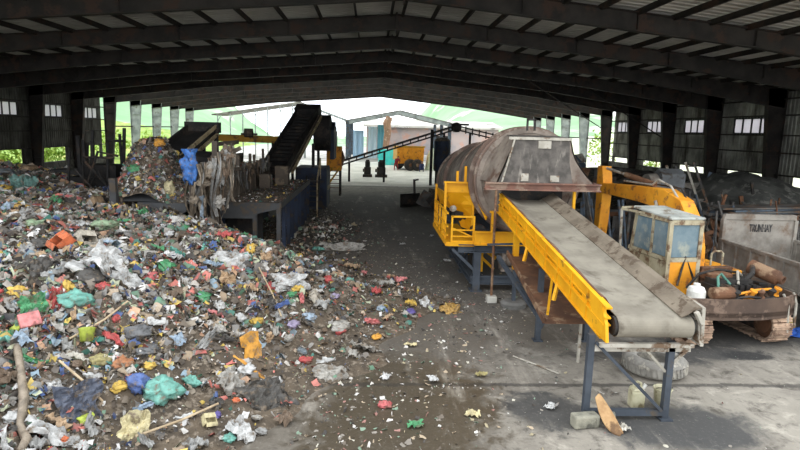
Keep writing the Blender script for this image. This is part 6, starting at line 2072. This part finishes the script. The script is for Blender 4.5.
# loose pieces on the open floor
for i, (x, y, c, lab) in enumerate(((0.75, 8.25, 'green', 'green bottle scrap on the floor nearest the camera'), (.35, 10.0, 'white', 'white crumpled paper on the wet floor'), (1.2, 9.9, 'white', 'whitish packet on the floor right of the wet patch'), (.9, 11.6, 'cream', 'cream packet on the dark floor in front of the heap tip'), (2.1, 10.1, 'olive', 'olive scrap beside the slab joint'), (2.65, 24.4, 'white', 'white film lying on the floor beside the yellow walkway'), (2.7, 19.6, 'white', 'white ball of paper on the floor by the drum screen frame'), (1.3, 22.5, 'white', 'lone white paper in the middle of the aisle'), (3.05, 8.85, 'white', 'white tube scrap in the spilt oil left of the front conveyor leg'), (3.95, 8.15, 'paper', 'small white scrap on the shadow-painted floor under the conveyor end'), (1.7, 8.6, 'cream', 'cream scrap on the floor below the whitish packet'), (-2.2, 27.5, 'white', 'whitish scrap by the stair foot'))):
    place('litter_piece', crumple(.22, .16, .06, 300 + i, 8), wmat(c), x, y, i * .9, lab, 'litter', smooth=False)

# hanging rags on the head frame of the sorting line
def strip(p, q_, w, seed, sway=.12):
    r = random.Random(seed)
    p, q_ = Vector(p), Vector(q_)
    rows = []
    n = 14
    a0 = r.uniform(0, 3)
    for i in range(n + 1):
        t = i / n
        c_ = p.lerp(q_, t) + Vector((sway * math.sin(t * 4 + a0) * t, .06 * math.sin(t * 7 + a0), 0))
        ww = w * (.75 + .35 * math.sin(t * 5 + a0)) * (1 - .35 * t)
        a = a0 + t * 2.2
        d = Vector((math.cos(a), math.sin(a), 0)) * ww / 2
        rows.append([c_ - d, c_ - d * .3 + Vector((0, -.04, 0)), c_ + d * .3 + Vector((0, .04, 0)), c_ + d])
    o = MB().loft(rows)
    return o.loft([[pp + Vector((.008, .008, 0)) for pp in reversed(rw)] for rw in rows])


wmat('brown')
for i in range(38):
    x = -5.75 + 1.35 * i / 37 + pr.uniform(-.06, .06)
    zt = 3.05 + (x + 5.75) * .62 + pr.uniform(-.1, .1)
    y = 18.78 - pr.uniform(-.3, .4)
    ln = pr.uniform(.9, 2.7)
    single('hanging_rag', strip((x, y, zt), (x + pr.uniform(-.1, .1), y, max(.45, zt - ln)), pr.uniform(.07, .24), i, .25), wmat(pr.choice(('rag', 'clear', 'silver', 'rag', 'brown', 'rag', 'tan'))), 'dirty plastic strip hanging in the curtain on the feed hopper frame', 'hanging rag', 'rags hanging on the hopper frame')
for i in range(18):
    y = 20.4 + 8.0 * i / 17
    zt = 2.85 + pr.uniform(-.1, .25)
    single('hanging_rag', strip((-4.96, y, zt), (-4.9, y, zt - pr.uniform(.4, .95)), pr.uniform(.12, .3), 100 + i, .06), wmat(pr.choice(('brown', 'brown', 'grey', 'clear', 'black'))), 'short brown rag hanging on the rail along the sorting deck', 'hanging rag', 'rags hanging on the sorting rail')
single('plastic_bag', strip((-5.72, 18.55, 3.75), (-5.66, 18.45, 2.72), .62, 7, .05), wmat('azure'), 'bright blue plastic bag hanging at the right side of the feed hopper', 'plastic bag')
bb_ = blob(.55, .35, 1.1, 55, .42)
bb_.v = [(p[0] - 5.70, p[1] + 18.45, p[2] + 2.72) for p in bb_.v]
single('plastic_bag', bb_, wmat('azure'), 'puffed blue bag body hanging on the hopper post above the rags', 'plastic bag', smooth=True)
single('plastic_bag', strip((-5.3, 18.3, 2.3), (-5.25, 18.25, 1.3), .4, 9, .05), wmat('paleblue'), 'blue and white printed bag hanging low among the rags', 'plastic bag')
gb2 = blob(.5, .35, .32, 66, .5)
gb2.v = [(p[0] - 7.9, p[1] + 19.75, p[2] + 2.85) for p in gb2.v]
single('plastic_bag', gb2, wmat('green'), 'green bag in the load of the feed hopper', 'plastic bag', smooth=True)
gb2 = blob(.42, .3, .3, 67, .35)
gb2.v = [(p[0] - 7.3, p[1] + 20.5, p[2] + 3.72) for p in gb2.v]
single('plastic_bag', gb2, wmat('amber'), 'amber packet on the crest of the load in the feed hopper', 'plastic bag', smooth=True)
gb2 = blob(.4, .3, .55, 68, .4)
gb2.v = [(p[0] - 6.65, p[1] + 19.4, p[2] + 2.15) for p in gb2.v]
single('plastic_bag', gb2, wmat('cream'), 'cream yellow bag at the front of the load in the feed hopper', 'plastic bag', smooth=True)
for i in range(10):
    x = -5.6 + 1.2 * pr.random()
    z = 1.5 + 2.2 * pr.random()
    g3 = blob(pr.uniform(.22, .45), .2, pr.uniform(.25, .5), 200 + i, .7)
    g3.v = [(p[0] + x, p[1] + 18.5, p[2] + z) for p in g3.v]
    single('film_clump', g3, wmat(('clear', 'silver', 'rag', 'brown', 'rag')[i % 5]), 'crumpled film clump caught in the rags on the feed hopper frame', 'film clump', 'film clumps in the rag curtain', smooth=False)
